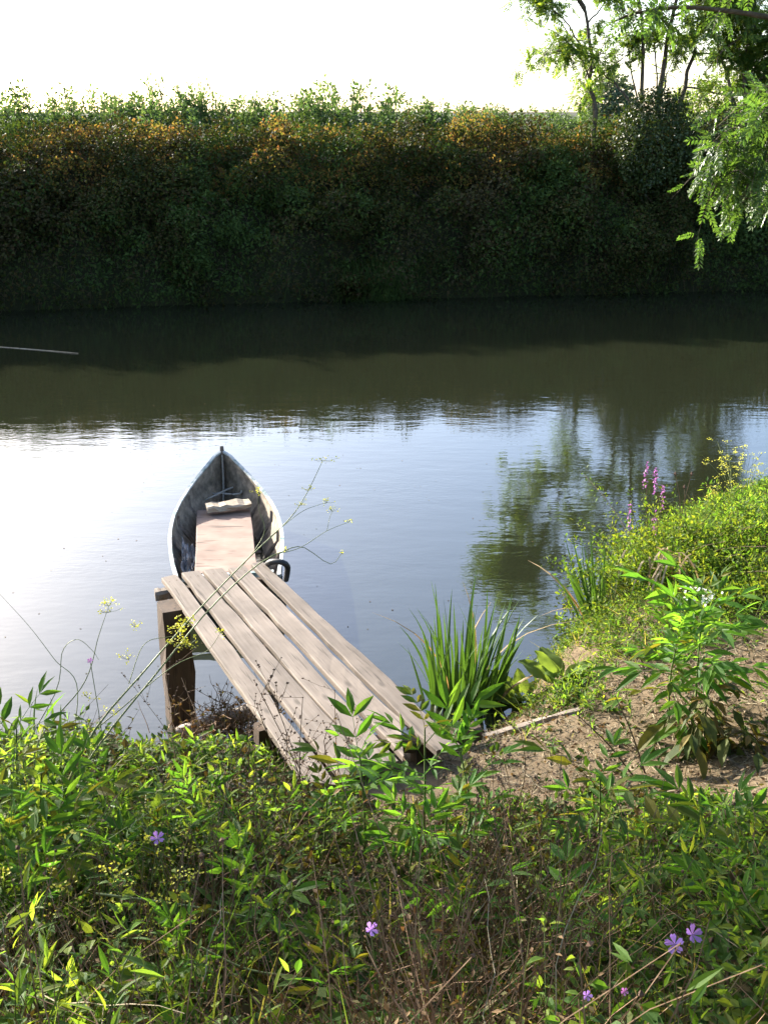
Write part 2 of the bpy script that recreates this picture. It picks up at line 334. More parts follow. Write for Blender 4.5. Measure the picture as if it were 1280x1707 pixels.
def ground_mat():
    m, nt, b = mat('soil'); N = nt.nodes; Lk = nt.links
    tc = N.new('ShaderNodeTexCoord')
    def noise(sc, det=6):
        n = N.new('ShaderNodeTexNoise'); n.inputs['Scale'].default_value = sc; n.inputs['Detail'].default_value = det; n.inputs['Roughness'].default_value = .65
        Lk.new(tc.outputs['Object'], n.inputs[0]); return n.outputs[0]
    a = ramp(nt, [(.045, .031, .017), (.085, .06, .034), (.13, .095, .056), (.175, .133, .082)], noise(5, 10))
    a2 = ramp(nt, [(.7, .7, .7), (1, 1, 1), (1.12, 1.1, 1.06)], noise(45, 4))
    mx = N.new('ShaderNodeMix'); mx.data_type = 'RGBA'; mx.blend_type = 'MULTIPLY'; mx.inputs[0].default_value = 1
    Lk.new(a, mx.inputs[6]); Lk.new(a2, mx.inputs[7])
    # grassy fields beyond the levee
    sp = N.new('ShaderNodeSeparateXYZ'); Lk.new(tc.outputs['Object'], sp.inputs[0])
    mr = N.new('ShaderNodeMapRange'); mr.inputs[1].default_value = 24; mr.inputs[2].default_value = 27; Lk.new(sp.outputs['Y'], mr.inputs[0])
    gcol = ramp(nt, [(.012, .012, .006), (.02, .022, .009), (.03, .03, .012)], noise(.8, 6))
    m2 = N.new('ShaderNodeMix'); m2.data_type = 'RGBA'; Lk.new(mr.outputs[0], m2.inputs[0]); Lk.new(mx.outputs[2], m2.inputs[6]); Lk.new(gcol, m2.inputs[7])
    Lk.new(m2.outputs[2], b.inputs['Base Color']); b.inputs['Roughness'].default_value = .95; b.inputs['Specular IOR Level'].default_value = .15
    bp = N.new('ShaderNodeBump'); bp.inputs['Strength'].default_value = .45; bp.inputs['Distance'].default_value = .03
    Lk.new(noise(18, 8), bp.inputs['Height']); Lk.new(bp.outputs[0], b.inputs['Normal'])
    return m
def water_mat():
    m, nt, b = mat('river_water'); N = nt.nodes; Lk = nt.links
    b.inputs['Base Color'].default_value = (.014, .016, .008, 1); b.inputs['Roughness'].default_value = .02; b.inputs['IOR'].default_value = 1.78
    tc = N.new('ShaderNodeTexCoord')
    def noise(sx, sy, det, rot=0):
        mp = N.new('ShaderNodeMapping'); mp.inputs['Scale'].default_value = (sx, sy, 1); mp.inputs['Rotation'].default_value = (0, 0, rot); Lk.new(tc.outputs['Object'], mp.inputs[0])
        n = N.new('ShaderNodeTexNoise'); n.inputs['Scale'].default_value = 1; n.inputs['Detail'].default_value = det; n.inputs['Roughness'].default_value = .5; Lk.new(mp.outputs[0], n.inputs[0]); return n.outputs[0]
    big = noise(.22, .35, 2)                             # patches of smooth and ruffled water
    mk = N.new('ShaderNodeMapRange'); mk.inputs[1].default_value = .42; mk.inputs[2].default_value = .62; mk.inputs[3].default_value = .25; mk.inputs[4].default_value = 1; Lk.new(big, mk.inputs[0])
    r1 = noise(1.7, 4.0, 2, .15); r2 = noise(9, 20, 2, -.2)
    mu = N.new('ShaderNodeMath'); mu.operation = 'MULTIPLY'; Lk.new(r2, mu.inputs[0]); Lk.new(mk.outputs[0], mu.inputs[1])
    b1 = N.new('ShaderNodeBump'); b1.inputs['Strength'].default_value = 1; b1.inputs['Distance'].default_value = .0026; Lk.new(r1, b1.inputs['Height'])
    b2 = N.new('ShaderNodeBump'); b2.inputs['Strength'].default_value = 1; b2.inputs['Distance'].default_value = .0013; Lk.new(mu.outputs[0], b2.inputs['Height'])
    Lk.new(b1.outputs[0], b2.inputs['Normal']); Lk.new(b2.outputs[0], b.inputs['Normal'])
    return m

# ------------------------------------------------------------------ setting
def axis(fine, mids, far):
    return np.unique(np.round(np.concatenate([fine] + mids + [far]), 4))
gxs = axis(np.arange(-5, 7.01, .11), [np.arange(-16, 18.1, .6), np.arange(-64, 64.1, 6)], np.array([-3000, -1500, -700, -300, -150, 150, 300, 700, 1500, 3000.]))
gys = axis(np.arange(1, 16.01, .11), [np.arange(-3, 48.1, .45), np.arange(50, 130, 8)], np.array([-400, -150, -60, -25, -10, 180, 300, 600, 1200, 2500, 5000.]))
GX, GY = np.meshgrid(gxs, gys)
mb = MB(); nx, ny = len(gxs), len(gys)
i = (np.arange(ny - 1)[:, None] * nx + np.arange(nx - 1)).ravel()
mb.add(np.stack([GX, GY, gz(GX, GY)], -1), [np.stack([i, i + 1, i + nx + 1, i + nx], 1)])
tag(mb.build('ground', ground_mat(), smooth=True), kind='structure')
mb = MB(); mb.add([(-800, -60, 0), (800, -60, 0), (800, 400, 0), (-800, 400, 0)], [np.array([[0, 1, 2, 3]])])
tag(mb.build('water', water_mat()), kind='structure')

# ------------------------------------------------------------------ jetty
JZF, JZN = 1.10, .95                                   # deck height at the water end and at the bank end
def jz(py): return float(np.interp(py, [955, 1260], [JZF, JZN]))
def solid_quad(mb, c4, thick, seg=14, wob=.004, seed=0, gap=.0):
    """plank between four top corners (far-left, far-right, near-right, near-left), thickness down"""
    r = np.random.default_rng(seed); fl, fr, nr, nl = [np.asarray(q, float) for q in c4]; e0, e1 = nrm(fr - fl) * gap, nrm(nr - nl) * gap; fl, fr, nl, nr = fl + e0, fr - e0, nl + e1, nr - e1
    t = np.linspace(0, 1, seg + 1)[:, None]
    L = fl + t * (nl - fl); Rr = fr + t * (nr - fr); s = nrm(fr - fl)
    L = L + s * r.normal(size=(seg + 1, 1)) * wob; Rr = Rr + s * r.normal(size=(seg + 1, 1)) * wob
    warp = np.cumsum(r.normal(size=seg + 1)) * .0022; dz = np.zeros((seg + 1, 3)); dz[:, 2] = warp - warp.mean()
    L, Rr = L + dz, Rr + dz; dn = np.array([0, 0, -thick]); e = .006
    ring = np.stack([L + s * e, Rr - s * e, Rr + [0, 0, -e], Rr + dn, L + dn, L + [0, 0, -e]], 1)
    k = 6; i = np.arange(seg)[:, None] * k; j = np.arange(k); j2 = (j + 1) % k
    q = np.stack([i + j, i + k + j, i + k + j2, i + j2], -1).reshape(-1, 4)
    mb.add(ring, [q, np.array([[0, 1, 2, 5], [5, 2, 3, 4]]), np.array([[1, 0, 5, 2], [2, 5, 4, 3]]) + seg * k])
PL = [  # photo corners of the five planks: far-left, far-right, near-right, near-left
    ((268, 964), (297, 957), (566, 1306), (505, 1300)),
    ((301, 955), (333, 951), (612, 1266), (573, 1304)),
    ((338, 950), (374, 946), (668, 1268), (622, 1282)),
    ((379, 947), (411, 943), (664, 1196), (672, 1262)),
    ((416, 939), (439, 935), (770, 1240), (724, 1252))]
jc = at(420, 1090, z=1.0); jc[2] = 0
jetty = thing('jetty', 'weathered plank jetty reaching from the bank to the boat', 'jetty', jc)
def oriented(name, m, parent, c4, thick, seed, drop=0, **k):
    P = [at(*q, z=jz(q[1]) - drop) for q in c4]
    o = np.mean(P, 0); ax = nrm(P[0] + P[1] - P[2] - P[3]); side = nrm(np.cross([0, 0, 1.], ax)); A = np.array([ax, side, np.cross(ax, side)])
    mb = MB(); solid_quad(mb, [A @ (p - o) for p in P], thick, seed=seed, **k)
    ob = part(name, mb.mesh(name, m), parent)
    Mx = Matrix.Identity(4)
    for a in range(3):
        for b in range(3): Mx[b][a] = A[a][b]
        Mx[a][3] = o[a] - parent.location[a]
    ob.matrix_basis = Mx
    return ob
for k, c4 in enumerate(PL):
    oriented('plank', M['plank'], jetty, c4, .045, 20 + k, drop=.002 * k, gap=.009)
for k, c4 in enumerate(PL):
    P4 = [at(*q, z=jz(q[1]) - .002 * k) for q in c4]
    for f, g in ((.035, .3), (.035, .7), (.94, .35), (.94, .7)):
        L = P4[0] + f * (P4[3] - P4[0]); Rr = P4[1] + f * (P4[2] - P4[1]); c = L + g * (Rr - L); mb = MB(); a_ = np.arange(6) * 1.0472
        ring = c + np.stack([np.cos(a_) * .006, np.sin(a_) * .006, np.full(6, .004)], 1); mb.add(np.vstack([c + [0, 0, .006], ring]), [np.stack([np.zeros(6, int), 1 + np.arange(6), 1 + (np.arange(6) + 1) % 6], 1)])
        mb.build('nail_head', M['rust'], jetty)
def log_part(name, m, parent, a, b, w, h, seed=0):
    """squared timber from a to b (points), width w, height h, own local x axis along it"""
    a, b = np.asarray(a, float), np.asarray(b, float); ax = nrm(b - a); side = np.cross([0, 0, 1.], ax)
    side = nrm(side) if np.linalg.norm(side) > .1 else np.array([.9, .44, 0]); up = np.cross(ax, side); L = np.linalg.norm(b - a)
    r = np.random.default_rng(seed); n = 8
    x = np.linspace(0, L, n); ring = []
    for xi in x:
        c = np.array([(w / 2, h / 2 - .02), (w / 2 - .02, h / 2), (-w / 2 + .02, h / 2), (-w / 2, h / 2 - .02), (-w / 2, -h / 2), (w / 2, -h / 2)]) + r.normal(size=(6, 2)) * (.005 if w < .2 else .010)
        ring += [(xi, p, q) for p, q in c]
    mb = MB(); i = np.arange(n - 1)[:, None] * 6; j = np.arange(6); j2 = (j + 1) % 6
    mb.add(ring, [np.stack([i + j, i + j2, i + 6 + j2, i + 6 + j], -1).reshape(-1, 4), np.array([[0, 1, 2, 3], [0, 3, 4, 5]])[:, ::-1], np.array([[0, 1, 2, 3], [0, 3, 4, 5]]) + (n - 1) * 6])
    me = mb.mesh(name, m); Mx = Matrix.Identity(4); A = (ax, side, up); base = np.zeros(3) if parent is None else np.array(parent.location)
    for p in range(3):
        for q in range(3): Mx[q][p] = A[p][q]
        Mx[p][3] = a[p] - base[p]
    if parent is not None: return part(name, me, parent, Mx)
    o = bpy.data.objects.new(name, me); COL.objects.link(o); o.matrix_world = Mx; return o
def under(px, py, dz=None, z=None):
    p = at(px, py, z=jz(py)); p[2] = jz(py) - dz if z is None else z; return p
pa = under(287, 1000, z=-1.0); pb = pa.copy(); pb[2] = JZF - .065
pa[0] -= .0; log_part('post', M['post'], jetty, pa, pb, .22, .22, 1)
qa = under(446, 985, z=-1.0); qb = qa.copy(); qb[2] = JZF - .15; log_part('post', M['post'], jetty, qa, qb, .09, .09, 2)
ba, bb = under(257, 972, .10), under(450, 950, .10); log_part('crossbeam', M['post'], jetty, ba + .2 * (bb - ba), bb, .10, .07, 3); log_part('crossbeam', M['plank'], jetty, ba, ba + .19 * (bb - ba), .11, .075, 7)
ra = under(440, 1195, z=-.5); rb = ra.copy(); rb[2] = jz(1195) - .06; log_part('post', M['post'], jetty, ra, rb, .12, .12, 4)
ra = under(702, 1215, z=-.3); rb = ra.copy(); rb[2] = jz(1215) - .07; log_part('post', M['post'], jetty, ra, rb, .12, .12, 5)
log_part('crossbeam', M['post'], jetty, under(480, 1222, .1), under(735, 1215, .1), .1, .08, 6)
hp = [at(444, 943, z=1.04), at(449, 938, z=1.13), at(458, 936, z=1.16), at(472, 938, z=1.16), at(479, 944, z=1.12), at(479, 954, z=1.04), at(477, 966, z=.9)]
mb = MB(); mb.tubes(spline(hp, 22), .026, 8); mb.build('mooring_hoop', M['rubber'], jetty, smooth=True)

# ------------------------------------------------------------------ boat
bow = at(370, 748, z=.77); st = at(381, 968, z=.38); bow0, st0 = bow.copy(), st.copy(); bow0[2] = st0[2] = 0
BL = np.linalg.norm(bow0 - st0); bx_ = (bow0 - st0) / BL; by_ = np.array([-bx_[1], bx_[0], 0])     # by_: port side = left in the photo
def B(t, s, z): return st0 + bx_ * (t * BL) + by_ * s + np.array([0, 0, z])
boat = thing('rowing_boat', 'narrow wooden rowing boat with pointed bow and worn white rim', 'boat', st0)
TT = np.array([0, .1, .2, .35, .5, .62, .74, .84, .92, .97, 1.0])
WG = np.interp(np.linspace(0, 1, 33), TT, [.50, .55, .585, .62, .615, .575, .48, .36, .21, .10, .015])
ZG = np.interp(np.linspace(0, 1, 33), TT, [.40, .39, .38, .38, .39, .415, .46, .53, .62, .70, .77])
WB = np.interp(np.linspace(0, 1, 33), TT, [.36, .40, .42, .44, .43, .38, .29, .18, .075, .025, .008])
ZB = np.interp(np.linspace(0, 1, 33), TT, [-.04, -.05, -.06, -.06, -.06, -.055, -.05, -.035, .0, .06, .2])
T33 = np.linspace(0, 1, 33)
def sm(a): return np.convolve(np.pad(a, 2, 'edge'), np.ones(5) / 5, 'valid')
WGs, ZGs, WBs, ZBs = [sm(a) for a in (WG, ZG, WB, ZB)]; WGs[-1] = .012; WBs[-1] = .006
def hull_rows(off):
    """cross sections: port gunwale, port side, chine, keel, chine, side, starboard gunwale"""
    rows = []
    for k, t in enumerate(T33):
        w, zg, wb, zb = max(WGs[k] - off, .004), ZGs[k] - off * .0, max(WBs[k] - off, .003), ZBs[k] + off
        sec = [(w, zg), (w * .95 + wb * .05 + .0, zg * .66 + zb * .34), ((w + wb) / 2 * 1.02, (zg + zb) / 2 * .75 + zb * .25), (wb, zb), (0, zb - .01)]
        full = [(a, b) for a, b in sec] + [(-a, b) for a, b in sec[-2::-1]]
        rows.append([B(t, a, b) for a, b in full])
    return np.array(rows)
mb = MB(); n9 = 9
for off, mi, flip in ((0.0, 0, False), (.03, 1, True)):
    H = hull_rows(off); i = np.arange(32)[:, None] * n9; j = np.arange(n9 - 1)
    q = np.stack([i + j, i + j + 1, i + n9 + j + 1, i + n9 + j], -1).reshape(-1, 4)
    mb.add(H, [q[:, ::-1] if flip else q, ], mi)
    # transom
    mb.add(H[0], [np.array([[0, 1, 7, 8], [1, 2, 6, 7], [2, 3, 5, 6]]), np.array([[3, 4, 5]])], mi)
mb.build('hull', [M['hull_out'], M['hull_in']], boat, smooth=True)
for sd in (1, -1):                                     # worn rim on each side
    C = np.array([B(t, sd * (WGs[k] - .012), ZGs[k] + .008) for k, t in enumerate(T33)])
    Sd = np.broadcast_to(by_ * sd, C.shape)
    prof = [(.020, .010), (-.016, .010), (-.016, -.014), (.020, -.02)]
    V = np.stack([C + Sd * a + np.array([0, 0, b]) for a, b in prof], 1)
    i = np.arange(32)[:, None] * 4; j = np.arange(4); j2 = (j + 1) % 4
    mb = MB(); mb.add(V, [np.stack([i + j, i + j2, i + 4 + j2, i + 4 + j], -1).reshape(-1, 4), np.array([[0, 1, 2, 3]]), np.array([[3, 2, 1, 0]]) + 128])
    mb.build('gunwale', M['gunwale'], boat)
mb = MB(); mb.tubes(np.array([B(.985, 0, .1), B(.992, 0, .4), B(.998, 0, .72), B(1.003, 0, .80)]), [.03, .03, .03, .025], 6); mb.build('stem_post', M['dark_wood'], boat, smooth=True)
mb = MB(); mb.box(B(-.004, 0, .44), (.9, .05, .05), np.array([by_, bx_, [0, 0, 1.]])); mb.build('transom_cap', M['gunwale'], boat)
for t in (.22, .42, .60, .76):                          # ribs up each side
    k = int(round(t * 32))
    for sd in (1, -1):
        w, zg, wb, zb = WGs[k] - .035, ZGs[k] - .03, WBs[k] - .03, ZBs[k] + .035
        c = np.array([B(t, sd * wb * .8, zb), B(t, sd * wb, zb + .01), B(t, sd * ((w + wb) / 2 * 1.0), (zg + zb) / 2 * .75 + zb * .25 + .01), B(t, sd * (w * .95 + wb * .05), zg * .66 + zb * .34), B(t, sd * w, zg)])
        mb = MB(); mb.tubes(c, .026, 4, cap=True); mb.build('rib', M['dark_wood'], boat)
for t in (.30, .50, .68):
    k = int(round(t * 32)); mb = MB(); mb.box(B(t, 0, ZBs[k] + .05), (WBs[k] * 1.8, .06, .04), np.array([by_, bx_, [0, 0, 1.]])); mb.build('floor_timber', M['dark_wood'], boat)
# loose things in the boat
P4 = [at(329, 851, z=.26), at(417, 849, z=.26), at(430, 950, z=.44), at(325, 955, z=.44)]
oB = np.mean(P4, 0); mb = MB(); solid_quad(mb, P4, .022, seg=6, wob=.003, seed=5)
tag(mb.build('gangboard', M['board'], origin=oB), 'wide smooth pinkish board lying lengthways inside the boat', 'board')
la, lb = at(344, 846, z=.36), at(417, 838, z=.36)
tag(log_part('timber_offcut', M['timber'], None, la, lb, .2, .055, 9), 'short pale timber offcut across the bow end of the boat', 'timber')
rp = [B(.99, 0, .70), B(.975, .0, .5), B(.945, .01, .25), B(.90, .03, .12)]
rp += [at(357, 825, z=.22), at(352, 824, z=.26), at(366, 822, z=.30), at(382, 815, z=.32), at(396, 811, z=.33), at(403, 816, z=.33), at(400, 823, z=.31), at(385, 824, z=.31), at(368, 823, z=.30), at(350, 830, z=.29), at(336, 838, z=.22)]
mb = MB(); mb.tubes(spline(rp, 70), .013, 6)
tag(mb.build('mooring_rope', M['rope'], origin=B(.9, 0, .1), smooth=True), 'thin grey mooring rope running down from the bow and looped', 'rope')
gN = 14; u = np.linspace(-1, 1, gN); UX, UY = np.meshgrid(u, u)
c0 = B(.30, .40, .18); hh = .05 + .06 * lump(UX * 3, UY * 3, 0, 3.0, 31) + .03 * lump(UX * 3, UY * 3, 0, 7, 32)
V = c0 + (UX * .085)[..., None] * by_ + (UY * .42)[..., None] * bx_ + hh[..., None] * np.array([0, 0, 1.]) + (UX * .05)[..., None] * np.array([0, 0, 1.])
i = (np.arange(gN - 1)[:, None] * gN + np.arange(gN - 1)).ravel(); mb = MB(); mb.add(V, [np.stack([i, i + 1, i + gN + 1, i + gN], 1)])
tag(mb.build('plastic_sheet', M['plastic'], origin=c0), 'crumpled dark grey plastic sheet stuffed along the shaded boat side', 'plastic sheet')
st_ = [at(-60, 574, z=.0), at(60, 583, z=.004), at(131, 589, z=.012)]
mb = MB(); mb.tubes(spline(st_, 12), np.linspace(.013, .007, 12), 6)
tag(mb.build('floating_branch', M['timber'], origin=st_[1]), 'thin bare branch floating alone on the dark water', 'branch')

# logs and timbers on the near shore
def round_log(name, mtl, pts, r0, r1, label, cat='log', sides=9):
    C = spline(pts, 12); mb = MB(); rr = np.linspace(r0, r1, 12) * (1 + .06 * rng.normal(size=12)); mb.tubes(C, rr, sides)
    e = np.arange(sides); mb.add(np.vstack([C[0], mb.v[0][:sides]]), [np.stack([np.zeros(sides, int), 1 + e, 1 + (e + 1) % sides], 1)])
    mb.add(np.vstack([C[-1], mb.v[0][-sides:]]), [np.stack([np.zeros(sides, int), 1 + (e + 1) % sides, 1 + e], 1)])
    return tag(mb.build(name, mtl, origin=C[6], smooth=True), label, cat)
round_log('log', M['driftwood'], [at(298, 1222, z=.05), at(350, 1206, z=.14), at(425, 1186, z=.24)], .055, .07, 'thick pale log half under the jetty beside the square post')
round_log('log', M['driftwood'], [gp(362, 1324, .03), gp(440, 1306, .05)], .045, .055, 'short pale stick lying in weeds near the jetty end')
tag(log_part('timber_block', M['post'], None, at(756, 1226, z=.80), at(798, 1217, z=.80), .11, .10, 12), 'squat brown timber block at the bank end of the outer plank', 'timber')
tag(log_part('timber_edging', M['plank'], None, gp(806, 1236, -.015), gp(968, 1190, -.015), .08, .10, 13), 'long timber edging half buried along the bare soil', 'timber')


# ------------------------------------------------------------------ far bank vegetation
def far_line(x): return np.interp(x, FAR[:, 0], FAR[:, 1])
def bank_leaves(n, xr, dr, thick, size, up, out, seed):
    """leaf places over the far bank: x range, distance range from the far shore, thickness of the growth"""
    r = np.random.default_rng(seed)
    x = r.uniform(*xr, n); d = dr[0] + (dr[1] - dr[0]) * r.uniform(0, 1, n)
    y = far_line(x) + d * 1.01
    z = np.interp(d, FP_D, FP_Z)
    th = thick * np.clip(.8 + .8 * lump(x, d * 1.2, 0, 1.7, seed + 1) + .5 * lump(x, d, 0, 4.0, seed + 2), .1, 2.4)
    h = th * np.sqrt(r.uniform(.0, 1, n))
    nv = np.array([0, -.62, .78])
    P = np.stack([x, y, z], 1) + h[:, None] * nv
    P[:, 2] = np.maximum(P[:, 2], .02 + .25 * r.uniform(0, 1, n) ** 2)
    D = nrm(r.normal(size=(n, 3)) + np.array([0, -out, up])); N = nrm(r.normal(size=(n, 3)) * .75 + np.array([0, -.4, .8]))
    return P, D, N, size * r.uniform(.6, 1.35, n)
mb = MB()
P, D, N, S = bank_leaves(190000, (-17, 19), (-.25, 4.6), .95, .095, -.35, .35, 11); cl = np.random.default_rng(88); nb = 150; cx, cd = cl.uniform(-17, 19, nb), cl.uniform(.05, 3.0, nb); cr = cl.uniform(.35, .95, nb)
cc = np.stack([cx, far_line(cx) + cd, np.interp(cd, FP_D, FP_Z)], 1) + np.array([0, -.5, .35]) * cl.uniform(.5, 1.5, nb)[:, None]; q = cl.integers(0, nb, 90000); v = nrm(cl.normal(size=(90000, 3)) + [0, -.35, .35])
Pc = cc[q] + v * (cr[q] * (.72 + .3 * cl.uniform(0, 1, 90000)))[:, None] * [1.15, .9, .85]; Pc[:, 2] = np.maximum(Pc[:, 2], .03 + .2 * cl.uniform(0, 1, 90000) ** 2); Dc = nrm(cl.normal(size=(90000, 3)) + v * .4 + [0, 0, -.3]); Nc = nrm(v + cl.normal(size=(90000, 3)) * .45); Sc = (.06 + .055 * cl.uniform(0, 1, nb))[q] * cl.uniform(.7, 1.3, 90000)
ck = np.r_[np.full(len(P), 9.0), cl.normal(size=nb)[q]]; P, D, N, S = np.r_[P[:120000], Pc], np.r_[D[:120000], Dc], np.r_[N[:120000], Nc], np.r_[S[:120000], Sc]
kind = lump(P[:, 0], P[:, 2] * 1.4, 0, 1.6, 31) + .45 * lump(P[:, 0], P[:, 2], 0, 5, 32) + rng.normal(size=len(P)) * .18; kd2 = lump(P[:, 0], P[:, 2], 0, 1.1, 33) + rng.normal(size=len(P)) * .2
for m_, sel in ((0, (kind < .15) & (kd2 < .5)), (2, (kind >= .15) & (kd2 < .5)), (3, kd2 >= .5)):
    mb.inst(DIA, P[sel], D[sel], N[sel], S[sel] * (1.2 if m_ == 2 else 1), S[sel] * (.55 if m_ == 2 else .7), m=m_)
n = 2600; x = U(-16, 18, n); d = U(.0, 4.2, n); a = np.stack([x, far_line(x) + d, np.interp(d, FP_D, FP_Z) + .1], 1)     # arching canes
dv = np.stack([U(-.5, .5, n), U(-1.1, -.1, n), U(.2, .9, n)], 1); t = np.linspace(0, 1, 5)[None, :, None]
C = a[:, None] + t * dv[:, None] * U(.5, 1.1, n)[:, None, None] - t ** 2 * np.array([0, 0, .8]) * U(.3, 1.1, n)[:, None, None]
C[..., 2] = np.maximum(C[..., 2], .03); mb.tubes(C, np.linspace(.006, .003, 5), 3, 1)
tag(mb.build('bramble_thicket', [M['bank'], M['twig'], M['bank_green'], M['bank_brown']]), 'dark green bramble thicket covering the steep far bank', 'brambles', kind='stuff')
mb = MB()
P, D, N, S = bank_leaves(75000, (-17, 19), (1.6, 5.6), .9, .08, .1, .2, 23); k = P[:, 2] > 2.45 + .8 * lump(P[:, 0], P[:, 1], 0, 2.2, 77)
P, D, N, S = [q[k] for q in (P, D, N, S)]; mb.inst(DIA, P, D, N, S, S * .7)
n = 900; x = U(-16, 18, n); d = U(2.4, 4.8, n); a = np.stack([x, far_line(x) + d, np.interp(d, FP_D, FP_Z) + .3], 1); dv = rdir(n, 1.3, .5); hl = U(.15, .6, n)
C = a[:, None] + np.linspace(0, 1, 4)[None, :, None] * (dv * hl[:, None])[:, None]; mb.tubes(C, np.linspace(.006, .003, 4), 3, 1)
q = rng.integers(0, n, 9000); tt = U(.3, 1.05, 9000)[:, None]; mb.inst(DIA, a[q] + dv[q] * hl[q][:, None] * tt, rdir(9000, .2), rdir(9000, 1, .6), U(.05, .1, 9000), U(.035, .07, 9000))
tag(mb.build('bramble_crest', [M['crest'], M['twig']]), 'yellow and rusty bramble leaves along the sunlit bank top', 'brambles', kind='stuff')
# pale hanging grass and water-edge tufts at the far waterline
mb = MB(); n = 2400; x = np.where(U(0, 1, n) < .45, rng.normal(-.1, .55, n), U(-15, 17, n)); d = U(-.1, .55, n)
a = np.stack([x, far_line(x) + d, np.interp(d, FP_D, FP_Z) + .05], 1); L = U(.3, .75, n); dv = np.stack([U(-.5, .5, n), U(-1, -.2, n), U(.3, 1.1, n)], 1)
t = np.linspace(0, 1, 5)[None, :, None]; C = a[:, None] + (t * dv[:, None] - t ** 2 * np.array([0, 0, 1.1])) * L[:, None, None]; C[..., 2] = np.maximum(C[..., 2], .01)
mb.ribbons(C, np.broadcast_to(np.array([.006, .008, .007, .005, .001]), (n, 5)), nrm(np.stack([U(.5, 1, n), U(-.5, .5, n), np.zeros(n)], 1)))
tag(mb.build('waterside_grass', M['bank_green']), 'long pale grass hanging over the far waterline', 'grass', kind='stuff')

def shoot_bush(name_seed, nsh, h, spread, nleaf, ls, lw=.42, tmpl=DIA):
    """upright shoots with small leaves, base at the origin; returns (stems, leaves) meshes builders"""
    r = np.random.default_rng(name_seed); sm_, lf = MB(), MB()
    base = r.normal(size=(nsh, 3)) * spread * .35; base[:, 2] = 0
    lean = r.normal(size=(nsh, 3)) * .28; lean[:, 2] = 1; hl = h * (.5 + .55 * r.uniform(0, 1, nsh) ** 1.3)
    t = np.linspace(0, 1, 5)[None, :, None]; bend = r.normal(size=(nsh, 3)) * .15; bend[:, 2] = 0
    C = base[:, None] + (t * lean[:, None] + t ** 2 * bend[:, None]) * hl[:, None, None]
    sm_.tubes(C, np.linspace(.012, .003, 5), 3)
    q = r.integers(0, nsh, nleaf); tt = r.uniform(.1, 1.02, nleaf) ** .8
    P = base[q] + (tt[:, None] * lean[q] + tt[:, None] ** 2 * bend[q]) * hl[q][:, None]
    D = nrm(r.normal(size=(nleaf, 3)) + np.array([0, 0, .35])); P = P + D * (.30 * h * (1 - tt[:, None] * .7)) * r.uniform(0, 1, (nleaf, 1))
    S = ls * r.uniform(.6, 1.25, nleaf); lf.inst(tmpl, P, D, nrm(r.normal(size=(nleaf, 3)) * .7 + [0, 0, .8]), S, S * lw)
    return sm_, lf
SHV = []
for k in range(6):
    a_, b_ = shoot_bush(100 + k, 40, 1.0, 1.3, 3600, .085, .5); SHV.append((a_.mesh('stem', M['twig']), b_.mesh('foliage', M['shrub'])))
# (pixel x, pixel y of the top, distance behind the far shore, label detail)
CREST = [(-60, 160, 5.2), (20, 158, 5.4), (70, 172, 5.0), (130, 165, 5.2), (200, 150, 5.4), (222, 152, 5.0), (300, 150, 5.6), (350, 160, 5.1), (400, 165, 5.4), (455, 148, 5.3), (510, 170, 5.0), (570, 152, 5.5),
         (620, 165, 5.1), (680, 170, 5.0), (735, 165, 5.4), (790, 175, 5.2), (830, 186, 5.6), (880, 182, 7.5), (935, 184, 9.0), (985, 185, 9.0), (1045, 190, 6.2), (1180, 190, 6.0), (1240, 175, 6.0), (1310, 160, 6.0)]
CL = ['leafy green shrub on the far bank crest, first beyond the frame edge', 'leafy shrub at the far end of the bank crest beside the frame edge', 'low green shrub on the crest between two taller neighbours near the frame edge',
      'rounded green shrub on the bank crest, fourth along from the sunward end', 'tall dark shrub with ragged top on the bank crest above the floating branch', 'narrow green shrub leaning on the tall ragged shrub of the crest', 'broad green shrub on the crest just before the boat line',
      'green crest shrub standing straight above the boat bow', 'airy green crest shrub just past the boat line', 'tallest wispy shrub above the single pink flower', 'low shrub filling the dip in the crest', 'tall pointed shrub right after the dip in the crest',
      'green shrub over the middle of the bramble crest', 'low broad shrub beyond the middle of the crest', 'upright shrub with feathery top past the crest middle', 'small pale shrub before the sinking end of the crest',
      'pale green shrub where the crest begins to sink', 'low pale shrub under the hanging tip of the slender tree', 'low pale shrub just before the slender tree trunk', 'pale shrub close beside the slender tree trunk',
      'pale shrub between the slender trunk and the ivy mound', 'bright green shrub behind the ivy mound', 'bright green shrub under the leaning trees', 'bright shrub beyond the leaning trees at the frame edge']
for k, (px, py, dd) in enumerate(CREST):
    dd += 2.6; py += 4 if px < 760 else (2 if px < 1000 else 8)
    y0 = far_line(at(px, 200, y=34)[0]) + dd; top = at(px, py, y=y0); x0 = top[0]; g = float(gz(x0, y0)); h = max(.7, top[2] - g)
    t_ = thing('crest_shrub', CL[k], 'shrub', (x0, y0, g), 'shrubs along the far bank crest'); a_, b_ = SHV[k % 6]
    wx = (1.2, 1.9, 1.0, 1.55, 1.35, 2.0)[(k * 5) % 6]; Mx = Matrix.Rotation(k * 1.7, 4, 'Z') @ Matrix.Diagonal((wx, wx, h * (1.0, 1.16, .86, 1.05, .94)[k % 5], 1))
    tag(part('stem', a_, t_, Mx), kind='stuff'); part('foliage', b_, t_, Mx)
